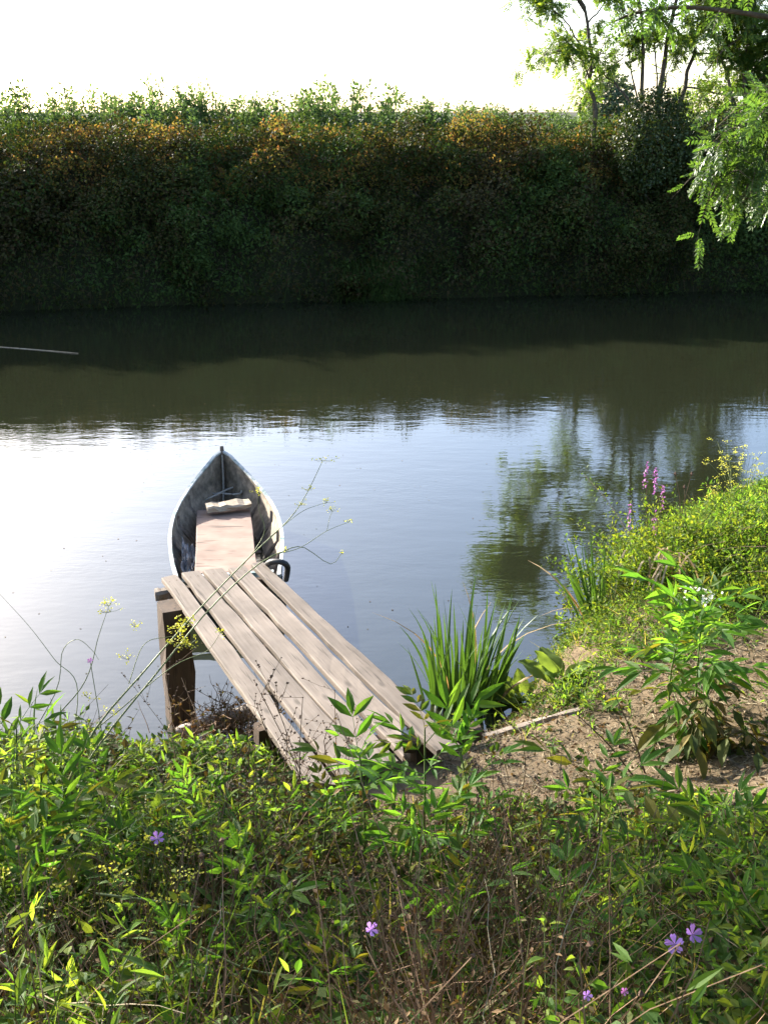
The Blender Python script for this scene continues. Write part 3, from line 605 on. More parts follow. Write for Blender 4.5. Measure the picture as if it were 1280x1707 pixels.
# lone pink flower on the far bank
p = at(441, 292, y=far_line(-3.5) + 2.0); mb = MB(); mb.inst(OVAL, np.repeat(p[None], 22, 0), rdir(22, .3), rdir(22), .075, .04)
g = p.copy(); g[2] -= .6; g[1] += .35; mb.tubes(np.array([g, (g + p) / 2 + [0, -.05, .05], p]), .006, 4, 1)
tag(mb.build('thistle_flower', [M['magenta'], M['green_stem']], origin=g), 'single pink flower high on the dark far bank', 'flower')

# ------------------------------------------------------------------ trees
COMP = [comp_leaf(7, .21, .11, .3, DIA, .95, s, .006) for s in range(3)]
def limb(mb, a, b, r0, r1, seed, bend=.06, k=9, m=0):
    r = np.random.default_rng(seed); a, b = np.asarray(a, float), np.asarray(b, float); L = np.linalg.norm(b - a)
    mid1 = a + (b - a) * .33 + r.normal(size=3) * bend * L; mid2 = a + (b - a) * .68 + r.normal(size=3) * bend * L
    C = spline([a, mid1, mid2, b], k); mb.tubes(C, np.linspace(r0, r1, k), 6 if r0 > .03 else 4, m); return C
def twigs(mb, C, n, L, seed, t0=.3, up=.3, droop=.3):
    """side twigs along a limb; returns leaf anchors (P, D)"""
    r = np.random.default_rng(seed); A, Dn = [], []
    for _ in range(n):
        f = r.uniform(t0, 1.0) * (len(C) - 1); i0 = min(int(f), len(C) - 2); p = C[i0] + (f - i0) * (C[i0 + 1] - C[i0])
        d = nrm(r.normal(size=3) + np.array([0, 0, up])); l = L * r.uniform(.45, 1.1); q = spline([p, p + d * l * .5, p + d * l + np.array([0, 0, -droop * l])], 5)
        mb.tubes(q, np.linspace(.008, .003, 5), 3)
        for s in r.uniform(.25, 1.0, 5):
            j = s * 4; j0 = min(int(j), 3); A.append(q[j0] + (j - j0) * (q[j0 + 1] - q[j0])); Dn.append(nrm(d * .6 + r.normal(size=3) * .7 + np.array([0, 0, -.25])))
    return A, Dn
def leaves_on(mb, A, Dn, L, seed, per=1):
    r = np.random.default_rng(seed); A = np.repeat(np.array(A), per, 0); Dn = np.repeat(np.array(Dn), per, 0)
    Dn = nrm(Dn + r.normal(size=Dn.shape) * .4); which = r.integers(0, len(COMP), len(A))
    for k, T in enumerate(COMP):
        m = which == k; n = m.sum(); s = L * r.uniform(.65, 1.2, n); mb.inst(T, A[m], Dn[m], nrm(r.normal(size=(n, 3)) * .5 + [0, 0, 1]), s)
def tree(name, label, base, limbs, ntw, Ltw, Lleaf, seed, per=1, leafmat='robinia', up=.3, trunk_r=None):
    """limbs: list of (points, r0, r1, leafy) ; points in world space"""
    t_ = thing(name, label, 'tree', base); tm, lm = MB(), MB(); A, Dn = [], []
    for k, (pts, r0, r1, leafy) in enumerate(limbs):
        C = spline(pts, 14); rr = np.random.default_rng(seed + k); C[1:-1] += rr.normal(size=(12, 3)) * r0 * .5
        tm.tubes(C, np.linspace(r0, r1, 14), 7 if r0 > .04 else 5)
        if leafy > 0:
            # secondary limbs
            for _ in range(max(1, int(leafy * 12))):
                i0 = rr.integers(4, 13); d = nrm(rr.normal(size=3) + np.array([0, 0, .7])); l = rr.uniform(.6, 1.7)
                S2 = limb(tm, C[i0], C[i0] + d * l, r0 * .35, .008, int(rr.integers(1e6)), .08)
                a_, d_ = twigs(tm, S2, max(2, int(ntw * leafy)), Ltw, int(rr.integers(1e6)), .25, up); A += a_; Dn += d_
            a_, d_ = twigs(tm, C, max(2, int(ntw * leafy)), Ltw, int(rr.integers(1e6)), .45, up); A += a_; Dn += d_
    leaves_on(lm, A, Dn, Lleaf, seed + 5, per)
    tm.build('trunk', M['bark'], t_, smooth=True); lm.build('crown', M[leafmat], t_)
    return t_
def W(px, py, y): return at(px, py, y=y)
Y1 = 33.3
b1 = W(992, 244, Y1); b1[2] = float(gz(b1[0], Y1)); 
tree('slender_tree', 'slender tree with drooping leafy boughs standing alone on the far bank', b1,
     [([b1, W(991, 180, Y1), W(985, 110, Y1), W(975, 20, Y1), W(955, -60, Y1)], .085, .03, .5),
      ([W(988, 140, Y1), W(960, 90, Y1 - .3), W(925, 70, Y1 - .5), W(895, 110, Y1 - .6)], .03, .01, .45),
      ([W(985, 110, Y1), W(945, 40, Y1), W(905, 10, Y1), W(880, 30, Y1)], .03, .01, .45),
      ([W(975, 20, Y1), W(930, -60, Y1), W(890, -110, Y1), W(850, -120, Y1)], .04, .01, .9),
      ([W(960, -40, Y1), W(940, -130, Y1), W(905, -190, Y1)], .04, .01, .9),
      ([W(978, 40, Y1), W(1010, 0, Y1), W(1030, -60, Y1)], .03, .01, .5),
      ([W(986, 120, Y1), W(1012, 60, Y1), W(1030, 40, Y1)], .02, .008, .25)], 10, .7, .38, 301, per=3)
Y2 = 33.2
b2 = W(1085, 300, Y2); b2[2] = float(gz(b2[0], Y2))
tree('clump_tree', 'many-stemmed open tree rising out of the dark ivy mound', b2,
     [([b2, W(1068, 200, Y2), W(1072, 100, Y2), W(1064, 0, Y2), W(1055, -110, Y2), W(1050, -200, Y2)], .075, .02, .35),
      ([b2 + [.1, 0, 0], W(1096, 200, Y2), W(1103, 120, Y2), W(1118, 40, Y2), W(1132, -60, Y2), W(1140, -180, Y2)], .10, .03, .4),
      ([b2 + [.5, 0, 0], W(1126, 210, Y2), W(1138, 140, Y2), W(1160, 60, Y2), W(1180, -20, Y2), W(1195, -120, Y2)], .085, .025, .45),
      ([W(1075, 215, Y2), W(1050, 170, Y2), W(1020, 135, Y2), W(990, 112, Y2)], .045, .02, .0),
      ([W(1066, 180, Y2), W(1050, 110, Y2), W(1042, 50, Y2), W(1030, -30, Y2)], .03, .01, .3),
      ([W(1098, 190, Y2), W(1092, 100, Y2), W(1085, 30, Y2), W(1090, -60, Y2)], .03, .01, .3),
      ([W(1160, 60, Y2), W(1185, 20, Y2), W(1210, -50, Y2)], .03, .01, .4)], 7, .7, .38, 401, per=4)
Y3 = 32.5
b3 = W(1225, 290, Y3); b3[2] = float(gz(b3[0], Y3))
tree('leaning_tree', 'dense leafy leaning trees at the end of the far bank', b3,
     [([b3, W(1235, 180, Y3), W(1252, 60, Y3), W(1262, -60, Y3), W(1270, -160, Y3)], .10, .03, .9),
      ([b3 + [.3, 0, 0], W(1245, 200, Y3), W(1285, 90, Y3), W(1330, -20, Y3)], .07, .02, .9),
      ([W(1232, 200, Y3), W(1205, 110, Y3), W(1195, 30, Y3), W(1190, -40, Y3)], .05, .015, .8),
      ([W(1250, 70, Y3), W(1225, 20, Y3), W(1210, -30, Y3)], .04, .012, .7)], 8, .65, .38, 501, per=3)
# ivy mound round the stems
def blob(name, label, cat, c, rad, n, ls, lm, seed, lw=.8, stems=True, base=None, fill=.55, droop=-.2):
    r = np.random.default_rng(seed); c = np.asarray(c, float); base = c - [0, 0, rad[2]] if base is None else base
    t_ = thing(name, label, cat, base); v = nrm(r.normal(size=(n, 3))); q = (fill + (1 - fill) * r.uniform(0, 1, n) ** .6)
    q = q * (1 + .16 * lump(v[:, 0] * 3, v[:, 1] * 3, v[:, 2] * 3, 2.2, seed) + .1 * lump(v[:, 0] * 3, v[:, 1] * 3, v[:, 2] * 3, 5, seed + 1))
    P = c + v * q[:, None] * np.asarray(rad); P[:, 2] = np.maximum(P[:, 2], gz(P[:, 0], P[:, 1]) + .01)
    D = nrm(r.normal(size=(n, 3)) + v * .5 + [0, 0, droop]); S = ls * r.uniform(.6, 1.3, n); lf = MB(); lf.inst(DIA, P, D, nrm(v + r.normal(size=(n, 3)) * .6 + [0, 0, .4]), S, S * lw); lf.build('foliage', M[lm], t_)
    if stems:
        k = 26; vv = nrm(r.normal(size=(k, 3)) + [0, 0, .6]); C = base + np.linspace(0, 1, 5)[None, :, None] * ((c + vv * np.asarray(rad) * .95) - base)[:, None]; sb = MB(); sb.tubes(C, np.linspace(.012, .003, 5), 4); tag(sb.build('stem', M['twig'], t_), kind='stuff')
    return t_
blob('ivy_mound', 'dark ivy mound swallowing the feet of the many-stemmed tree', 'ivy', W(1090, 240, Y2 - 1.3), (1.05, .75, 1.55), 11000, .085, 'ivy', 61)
blob('bank_bush', 'sunlit leafy bush between the ivy mound and the leaning trees', 'bush', W(1190, 185, Y2 + 2.5), (1.3, 1.2, 1.1), 4500, .085, 'robinia', 62)
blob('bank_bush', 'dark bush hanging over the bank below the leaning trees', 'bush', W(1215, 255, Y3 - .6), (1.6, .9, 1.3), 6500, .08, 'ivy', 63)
c = at(1016, 172, y=95.0); blob('distant_tree', 'small rounded bluish tree far beyond the bank', 'tree', c, (2.1, 2.0, 2.2), 3000, .3, 'fartree', 64, base=np.array([c[0], c[1], float(gz(c[0], c[1]))]))

# near tree beside the frame, its boughs hanging in from the side
bN = np.array([6.6, 10.2, 0]); bN[2] = float(gz(bN[0], bN[1])); YN = 9.6
def near_tree():
    t_ = thing('overhanging_tree', 'near tree whose bright feathery bough hangs in beside the far bank', 'tree', bN); tm, lm = MB(), MB(); r = np.random.default_rng(600); A, Dn = [], []
    def lb(pts, r0, r1, n, L, seed, t0=.3, per=6):
        C = spline(pts, 16); tm.tubes(C, np.linspace(r0, r1, 16), 7)
        rr = np.random.default_rng(seed)
        for _ in range(n):
            f = rr.uniform(t0, 1) * 15; i0 = min(int(f), 14); p = C[i0]; d = nrm(rr.normal(size=3) * [1, 1, .5] + [-.25, 0, -.15]); l = L * rr.uniform(.4, 1.1)
            q = spline([p, p + d * l * .5 + [0, 0, .04], p + d * l + [0, 0, -.3 * l]], 6); tm.tubes(q, np.linspace(.006, .002, 6), 3)
            for s_ in rr.uniform(.1, 1, per):
                j = int(s_ * 5); A.append(q[j]); Dn.append(nrm(d * .5 + rr.normal(size=3) * .6 + [0, 0, -.55]))
    lb([bN, bN + [-.1, 0, 1.6], bN + [-.4, 0, 3.2], bN + [-.6, -.1, 5.0], bN + [-.8, -.2, 6.8]], .16, .05, 30, 1.2, 1, .6)
    lb([bN + [-.4, 0, 3.3], W(1345, 150, YN), W(1275, 190, YN), W(1215, 260, YN), W(1185, 330, YN)], .03, .006, 32, .45, 2, .35)
    lb([bN + [-.35, 0, 3.1], W(1355, 215, YN), W(1290, 255, YN), W(1250, 300, YN), W(1235, 345, YN)], .025, .006, 28, .45, 3, .3)
    lb([bN + [-.3, 0, 2.8], W(1370, 260, YN + .4), W(1320, 280, YN + .4), W(1290, 330, YN + .4)], .025, .006, 24, .45, 4, .3)
    lb([bN + [-.4, 0, 3.6], W(1370, 120, YN - .3), W(1320, 170, YN - .3), W(1290, 230, YN - .3)], .025, .006, 18, .4, 7, .3)
    lb([bN + [-.5, 0, 4.0], W(1330, 35, YN), W(1240, 22, YN), W(1140, 12, YN), W(1060, 22, YN), W(1018, 38, YN)], .028, .008, 7, .35, 5, .2)
    lb([bN + [-.6, 0, 4.8], W(1400, -60, YN), W(1300, -70, YN), W(1200, -60, YN), W(1120, -40, YN)], .04, .01, 30, .6, 6, .2)
    leaves_on(lm, A, Dn, .24, 9, 1); tm.build('trunk', M['bark'], t_, smooth=True); lm.build('crown', M['robinia_near'], t_)
near_tree()

# tall tree on the near bank outside the frame, leaning out over the river: its open crown dapples the foot of the slope
bS = np.array([-9.5, 6.6, 0]); bS[2] = float(gz(bS[0], bS[1])) - .05
tree('riverside_tree', 'tall leaning tree outside the frame that dapples the near slope', bS,
     [([bS, bS + [.5, 1.2, 2.2], bS + [1.4, 3.0, 4.4], bS + [2.2, 5.0, 6.4], bS + [2.8, 6.2, 7.6]], .2, .05, .8),
      ([bS + [1.4, 3.0, 4.4], np.array([-7.2, 11.0, 6.3]), np.array([-6.0, 12.0, 6.9]), np.array([-4.6, 12.4, 7.1])], .08, .015, 1.0),
      ([bS + [1.9, 4.2, 5.6], np.array([-7.0, 12.4, 6.8]), np.array([-5.8, 13.2, 7.2])], .07, .015, 1.0),
      ([bS + [1.0, 2.2, 3.6], np.array([-8.0, 10.6, 6.0]), np.array([-7.0, 11.6, 6.5])], .06, .015, .8),
      ([bS + [2.2, 5.0, 6.4], np.array([-6.6, 11.6, 7.2]), np.array([-5.0, 11.8, 7.6])], .06, .015, .9)], 8, .6, .36, 701, per=2)

# unseen trees added behind the viewpoint to block sky light from the near slope
for k, (c, rad, lb_) in enumerate([((-4.6, -2.6, 9.2), (3.6, 3.4, 3.2), 'broad unseen tree added behind the viewer to block sky light, upstream one'), ((.6, -3.0, 9.8), (3.6, 3.4, 3.4), 'broad unseen tree added straight behind the viewer to block sky light'), ((5.8, -2.4, 9.0), (3.6, 3.4, 3.2), 'broad unseen tree added behind the viewer to block sky light, downstream one')]):
    g = np.array([c[0], c[1] - 1.5, float(gz(c[0], c[1] - 1.5))]); t_ = blob('sky_blocking_tree', lb_, 'tree', c, rad, 9000, .26, 'robinia', 710 + k, .6, stems=False, base=g, fill=.25); tb = MB()
    tb.tubes(spline([g, g + [.1, .3, 2.5], np.array(c) - [0, 0, 1]], 10), np.linspace(.24, .1, 10), 8)
    for j in range(7): tb.tubes(spline([g + [.1, .5, 3.2], np.array(c) + rdir(1)[0] * rad * .4, np.array(c) + rdir(1, .4)[0] * np.array(rad) * .9], 8), np.linspace(.09, .02, 8), 6)
    tb.build('trunk', M['bark'], t_, smooth=True)

# ------------------------------------------------------------------ near bank vegetation
def proj(P):
    P = np.atleast_2d(P); q = P - np.array([0, 0, CAM_H]); c, s_ = math.cos(PITCH), math.sin(PITCH)
    zc = q[:, 1] * c - q[:, 2] * s_; yc = q[:, 1] * s_ + q[:, 2] * c
    return 640 + FPX * q[:, 0] / zc, 853.5 - FPX * yc / zc
def inpoly(P, Q):
    x, y = P[:, 0], P[:, 1]; ins = np.zeros(len(P), bool)
    for a, b in zip(Q, np.roll(Q, -1, 0)):
        c = ((a[1] > y) != (b[1] > y)) & (x < (b[0] - a[0]) * (y - a[1]) / (b[1] - a[1] + 1e-12) + a[0]); ins ^= c
    return ins
DIRT = np.array([gp(*q)[:2] for q in [(720, 1300), (800, 1232), (960, 1190), (1000, 1120), (1080, 1100), (1180, 1085), (1300, 1040), (1420, 1060), (1420, 1360), (1290, 1365), (1150, 1340), (1000, 1335), (880, 1320)]])
def places(n, xr, yr, dirt=0.0, dmin=.05, seed=0, jetty_clear=True):
    r = np.random.default_rng(seed); x, y = r.uniform(*xr, n), r.uniform(*yr, n); P = np.stack([x, y], 1); d = -sdist(P, NEAR)
    k = d > dmin
    ind = inpoly(P + r.normal(size=P.shape) * .10, DIRT); k &= (~ind) | (r.uniform(0, 1, n) < dirt)
    if jetty_clear: k &= ~((y > 5.45) & (np.abs(x - .1 + (y - 6.0) * .55) < .55) & (y < 7.6))
    P = P[k]; return np.stack([P[:, 0], P[:, 1], gz(P[:, 0], P[:, 1])], 1)
ROOF = np.array([(-400, 1190), (0, 1215), (120, 1210), (200, 1245), (260, 1268), (330, 1245), (400, 1240), (470, 1265), (520, 1305), (600, 1345), (700, 1350), (800, 1335), (900, 1340), (1000, 1345), (1150, 1365), (1280, 1375), (1700, 1380)], float)
def roofed(P, h):
    """keep the growth on the near slope from hiding the jetty: shorten what would stand above the weed line"""
    h = np.array(h, float)
    for _ in range(5):
        px, py = proj(P + np.stack([0 * h, 0 * h, h], 1)); lim = np.interp(px, ROOF[:, 0], ROOF[:, 1]) + 25 * lump(px / 40, 0, 0, 1, 5)
        h = np.where(py < lim, h * .72, h)
    return h
def weeds(mb, P, h, nl, ls, lw, tmpl=DIA, lean=.3, up=.1, seed=0, sr=.0025, t0=.15, fan=1.0):
    """stems with leaves on them: material 0 leaf, 1 stem"""
    r = np.random.default_rng(seed); n = len(P); ln = r.normal(size=(n, 3)) * lean; ln[:, 2] = 1; bend = r.normal(size=(n, 3)) * lean; bend[:, 2] = 0
    t = np.linspace(0, 1, 4)[None, :, None]; C = P[:, None] + (t * ln[:, None] + t ** 2 * bend[:, None]) * h[:, None, None]
    mb.tubes(C, np.linspace(sr, sr * .5, 4), 3, 1)
    q = np.repeat(np.arange(n), nl); tt = r.uniform(t0, 1.0, len(q))
    X = P[q] + (tt[:, None] * ln[q] + tt[:, None] ** 2 * bend[q]) * h[q][:, None]
    D = nrm(r.normal(size=(len(q), 3)) * [1, 1, .5] * fan + [0, 0, up]); S = ls * r.uniform(.55, 1.35, len(q)); X = X + D * (S * r.uniform(0, .5, len(q)))[:, None]
    mb.inst(tmpl, X, D, nrm(r.normal(size=(len(q), 3)) * .45 + [0, 0, 1]), S, S * lw)
def blades(mb, P, L, wd, lean=.5, droop=.6, seed=0, k=5, m=0):
    r = np.random.default_rng(seed); n = len(P); d = r.normal(size=(n, 3)) * lean; d[:, 2] = 1; d = nrm(d); t = np.linspace(0, 1, k)[None, :, None]
    hd = d.copy(); hd[:, 2] = 0; dr = droop * r.uniform(.2, 1.4, n)[:, None]
    C = P[:, None] + (t * d[:, None] + t ** 2 * (hd * 1.2 + np.array([0, 0, -1.]))[:, None] * dr[:, None]) * L[:, None, None]
    S = nrm(np.cross(d, r.normal(size=(n, 3)))); W_ = wd * r.uniform(.6, 1.3, n)[:, None] * (1 - np.linspace(0, 1, k) ** 2.2 * .95)[None]
    mb.ribbons(C, W_, S, m)
def dens(P, f, seed): return lump(P[:, 0], P[:, 1], 0, f, seed)

FX, FY = (-5.6, 5.0), (1.7, 7.2)
def belt(n, seed, dry=None):
    P = places(int(n * 1.26), FX, FY, .03, .05, seed); px, py = proj(P); P = P[(px > -900) & (px < 1800) & (py < 2100)]
    return P
# leafy green weeds: several kinds in patches, more of them towards the fennel side
def keep(P, p): return P[np.random.default_rng(len(P)).uniform(0, 1, len(P)) < p]
def clump(P, seed=0):
    return np.clip(.62 + .75 * lump(P[:, 0], P[:, 1], 0, 6.0, 200 + seed, 3) + .35 * lump(P[:, 0], P[:, 1], 0, 13, 230 + seed, 3), .16, 1.6)
def greens(P):
    px, py = proj(P); return np.clip(1.0 - .93 * np.exp(-((px - 650) / 300) ** 2) - .35 * np.clip((py - 1480) / 150, 0, 1) + .35 * dens(P, 2.2, 8), .04, 1)
mb = MB(); P = belt(4300, 41); P = keep(P, greens(P)); P = keep(P, clump(P)); h = roofed(P, (.42 + .14 * dens(P, 1.7, 9) + U(-.1, .2, len(P))) * clump(P)); weeds(mb, P, np.clip(h, .06, .8), 24, .046, .48, LANCE, .25, .25, 42)
P = belt(1500, 43); P = keep(P, greens(P) * np.clip(.6 + .6 * dens(P, 1.9, 10), .08, 1)); h = roofed(P, U(.3, .75, len(P))); weeds(mb, P, np.clip(h, .06, .8), 16, .085, .2, LANCE, .2, .5, 44)
P = belt(1600, 45); P = keep(P, .2 + .6 * np.clip(dens(P, 1.5, 11), 0, 1)); h = roofed(P, U(.1, .3, len(P))); weeds(mb, P, np.clip(h, .05, .4), 10, .034, .8, OVAL, .3, .1, 46)
tag(mb.build('leafy_weeds', [M['weed'], M['green_stem']]), 'tangle of green leafy weeds covering the near slope', 'weeds', kind='stuff')
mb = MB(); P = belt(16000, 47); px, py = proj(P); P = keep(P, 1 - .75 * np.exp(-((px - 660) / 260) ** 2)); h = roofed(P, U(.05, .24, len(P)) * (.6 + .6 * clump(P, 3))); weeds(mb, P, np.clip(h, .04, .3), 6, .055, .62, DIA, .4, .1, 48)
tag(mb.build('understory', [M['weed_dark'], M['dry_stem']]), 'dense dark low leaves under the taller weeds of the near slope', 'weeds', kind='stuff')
# dried brown growth
mb = MB(); P = belt(17000, 51); px, py = proj(P); P = keep(P, np.clip(.16 + .85 * np.exp(-((px - 690) / 280) ** 2) + .45 * np.clip((py - 1450) / 120, 0, 1) + .25 * dens(P, 2.0, 18), .06, 1))
P = keep(P, clump(P, 1)); h = roofed(P, (.5 + .14 * dens(P, 1.4, 12) + U(-.12, .22, len(P))) * clump(P, 1)); weeds(mb, P, np.clip(h, .06, .8), 4, .02, .5, DIA, .28, .0, 52, .0023, .3)
P = belt(5200, 53); px, py = proj(P); P = keep(P, np.clip(.35 + .5 * np.exp(-((px - 690) / 330) ** 2) + .3 * (py > 1480), 0, 1)); h = np.clip(roofed(P, U(.25, .75, len(P))), .05, .8); n = len(P)      # bare crooked stalks, many fallen
ln = rdir(n, .6, .8); C = P[:, None] + np.linspace(0, 1, 6)[None, :, None] * (ln * h[:, None])[:, None] + np.cumsum(rng.normal(size=(n, 6, 3)) * .014, 1); C[..., 2] = np.maximum(C[..., 2], gz(C[..., 0], C[..., 1])); mb.tubes(C, np.linspace(.0027, .0013, 6), 3, 1)
k = U(0, 1, n) < .6; S = U(.006, .013, k.sum()); mb.inst(OCT, C[k, -1], rdir(k.sum()), rdir(k.sum()), S, S * .9, m=2)
n = 160; P = belt(900, 55)[:n]; n = len(P); ln = rdir(n, .15, .8); h = U(.4, .9, n); C = P[:, None] + [0, 0, .22] + np.linspace(0, 1, 7)[None, :, None] * (ln * h[:, None])[:, None] + np.cumsum(rng.normal(size=(n, 7, 3)) * .016, 1); px, py = proj(C[:, 3]); k = py > np.interp(px, ROOF[:, 0], ROOF[:, 1]) + 60; mb.tubes(C[k], np.linspace(.0022, .0012, 7), 3, 3)
tag(mb.build('dry_weeds', [M['weed_dry'], M['dry_stem'], M['seed'], M['pale_stem']]), 'brown dried weeds and stalks woven through the near slope', 'dry weeds', kind='stuff')
# grass
mb = MB(); P = belt(15000, 61); P = keep(P, np.clip(.5 + .6 * dens(P, 2.5, 20), .05, 1)); P = keep(P, clump(P, 2)); L = roofed(P, U(.25, .65, len(P)) * clump(P, 2)); blades(mb, P, np.clip(L, .06, .7), .0034, .4, .5, 62)
tag(mb.build('slope_grass', M['grass']), 'thin mixed green and straw grass on the near slope', 'grass', kind='stuff')
# low cover of the side bank round to the bushes
mb = MB(); P = places(30000, (.3, 9), (6.2, 17.5), .04, .0, 71)
P = P[np.hypot(P[:, 0] - gp(905, 1150)[0], P[:, 1] - gp(905, 1150)[1]) > .4]; P = P[dens(P, 2.0, 72) > -.9]
h = np.clip(.10 + .05 * dens(P, 2.2, 73) + U(-.04, .07, len(P)) + (.0 + .12 * np.clip(dens(P, 3.2, 79), 0, 1)) * (P[:, 1] > 9.5), .04, .5); pick = dens(P, 2.4, 78) + rng.normal(size=len(P)) * .25 > -.25
weeds(mb, P[~pick], h[~pick], 11, .038, .5, DIA, .35, .2, 74); mb2 = MB(); weeds(mb2, P[pick], h[pick] * 1.15, 10, .05, .3, DIA, .3, .4, 75)
mb.f += [(f + mb.n, {0: 2, 1: 1}[m]) for f, m in mb2.f]; mb.v += mb2.v; mb.n += mb2.n
tag(mb.build('bank_cover', [M['yellowgreen'], M['green_stem'], M['weed']]), 'low yellow-green ground cover along the curving shore', 'ground cover', kind='stuff')
mb = MB(); P = places(26000, (.3, 8), (6.2, 16), .05, .0, 75); blades(mb, P, U(.08, .36, len(P)), .003, .5, .5, 76)
tag(mb.build('bank_grass', M['grass']), 'short grass growing along the curving shore', 'grass', kind='stuff')
# straw litter and clods on the bare soil
mb = MB(); n = 9000; lo, hi = DIRT.min(0), DIRT.max(0); Q = np.stack([U(lo[0], hi[0], n), U(lo[1], hi[1], n)], 1); Q = Q[inpoly(Q, DIRT)]; n = len(Q)
P = np.stack([Q[:, 0], Q[:, 1], gz(Q[:, 0], Q[:, 1]) + .008], 1); d = rng.normal(size=(n, 3)); d[:, 2] *= .25; d = nrm(d); L = U(.02, .11, n)
C = P[:, None] + np.linspace(0, 1, 3)[None, :, None] * (d * L[:, None])[:, None]; mb.tubes(C, .0018, 3)
n2 = 2600; k = rng.integers(0, n, n2); mb.inst(DIA, P[k] + rng.normal(size=(n2, 3)) * [.05, .05, .002], rdir(n2, 0) * [1, 1, .3], rdir(n2, 1.6), U(.015, .05, n2), U(.008, .025, n2), m=1)
tag(mb.build('straw_litter', [M['pale_stem'], M['weed_dry']]), 'scattered dry straw bits on the bare soil', 'straw', kind='stuff')
mb = MB()
k = rng.integers(0, len(P), 1700); S = .004 + .018 * U(0, 1, 1700) ** 3; mb.inst(OCT, P[k] - [0, 0, .004], rdir(1700, 0), rdir(1700, .6), S, S * U(.6, 1.1, 1700))
tag(mb.build('soil_crumbs', M['soil_clod']), 'small crumbs and clods of earth on the bare soil', 'soil', kind='stuff')

# ------------------------------------------------------------------ dwarf elders: every leaf a part
def leaf_mesh(name, T, mt):
    b = MB(); b.add(T[0], T[1]); return b.mesh(name, mt)
EL = [leaf_mesh('leaf', comp_leaf(p_, .56, .135, .2 + .1 * (s % 3), LANCE, .75, 70 + s, .009), M['elder']) for s, p_ in enumerate((3, 3, 4, 3, 4, 2))] + [leaf_mesh('leaf', comp_leaf(p_, .5, .13 + .02 * s, .5 + .15 * s, LANCE, .8, 75 + s, .009), M['elder_old']) for s, p_ in enumerate((3, 4))]
EW = [leaf_mesh('leaf', comp_leaf(p_, .55, .21, .9, LANCE, .7, 80 + s, .009), M['wilted']) for s, p_ in enumerate((3, 2, 3))]
def elder(px, py, Y, label, nodes=6, size=.3, seed=0, leaves=EL, t0=.3, flower=False, droopy=0.0, lean=(0, 0), name='dwarf_elder'):
    r = np.random.default_rng(seed); top = at(px, py, y=Y); root = np.array([top[0] + lean[0], Y + lean[1], 0]); root[2] = float(gz(root[0], root[1])) - .02
    t_ = thing(name, label, 'plant', root, 'elder plants on the near bank' if name == 'dwarf_elder' else 'tall weeds on the near bank')
    C = spline([root, root + (top - root) * .5 + r.normal(size=3) * .025, top], 9); b = MB(); b.tubes(C, np.linspace(.009, .004, 9), 5); b.build('stem', M['green_stem'], t_, smooth=True)
    a0 = r.uniform(0, 6.28); H = top[2] - root[2]
    for k in range(nodes):
        f = t0 + (1 - t0) * (k + 1) / nodes; j = f * 8; j0 = min(int(j), 7); p = C[j0] + (j - j0) * (C[j0 + 1] - C[j0]) - root
        for sd in (0, 1):
            a = a0 + k * 1.57 + sd * math.pi + r.uniform(-.3, .3); el = R(14 + 56 * ((f - t0) / (1 - t0)) ** 1.6 - 75 * droopy) + r.uniform(-.15, .15)
            d = Vector((math.cos(a) * math.cos(el), math.sin(a) * math.cos(el), math.sin(el))); nn = Vector((-math.cos(a) * math.sin(el), -math.sin(a) * math.sin(el), math.cos(el)))
            s = size * r.uniform(.6, 1.12) * (1.0 if f < .9 else .72); nn = nn + Vector(r.normal(size=3) * .3); d = d + Vector(r.normal(size=3) * .14)
            part('leaf', leaves[int(r.integers(len(leaves)))], t_, frame(p, d, nn, s))
    if flower:
        b = MB(); c = top + [0, 0, .05]; n = 60; Q = c + r.normal(size=(n, 3)) * [.07, .07, .015]; b.inst(OVAL, Q, rdir(n, .3), rdir(n, 1, .4), .022, .018); tag(b.build('flower_head', M['white'], t_), kind='stuff')
    return t_
elder(600, 1262, 4.55, 'bright elder plant overlapping the near ends of the jetty planks', 5, .35, 1, lean=(.02, .05))
elder(708, 1215, 4.9, 'tall elder plant rising in front of the jetty centre planks', 6, .32, 2)
elder(768, 1255, 4.75, 'elder plant beside the bank end of the outermost plank', 5, .31, 3)
elder(690, 1395, 4.1, 'low shaded elder plant below the jetty end', 4, .28, 4)
elder(745, 1360, 4.3, 'small elder shoot under the pair before the jetty', 4, .28, 5)
elder(1000, 1300, 4.65, 'elder plant in front of the bare soil, alone', 6, .33, 6)
elder(1170, 1005, 6.5, 'tall elder plant with a white flower head on the soil bank', 12, .46, 7, t0=.25, flower=True, lean=(.02, -.05))
elder(1105, 1420, 4.1, 'short elder shoot in the weeds before the bare soil', 4, .26, 8)
elder(1205, 1385, 4.5, 'low elder plant under the wilted brown one', 4, .31, 9)
elder(28, 1215, 4.9, 'elder plant at the frame edge above the weeds, nearest the water', 5, .35, 10)
elder(112, 1345, 4.2, 'large bright elder plant before the fennel stems', 6, .35, 11)
elder(15, 1395, 3.9, 'elder plant at the frame edge below the large bright one', 5, .29, 12)
elder(330, 1352, 4.6, 'small elder shoot in weeds below the square post', 4, .26, 13)
elder(205, 1425, 3.9, 'elder shoot beside the yellow flower umbels', 4, .24, 14)
elder(1180, 1160, 6.0, 'wilted brownish elder with limp hanging leaves on the soil bank', 11, .46, 15, EW, .2, droopy=.75, lean=(.05, .0))
elder(1235, 1215, 5.8, 'second wilted elder leaning on the limp brown one', 5, .44, 16, EW, .2, droopy=.9, lean=(.12, .05))
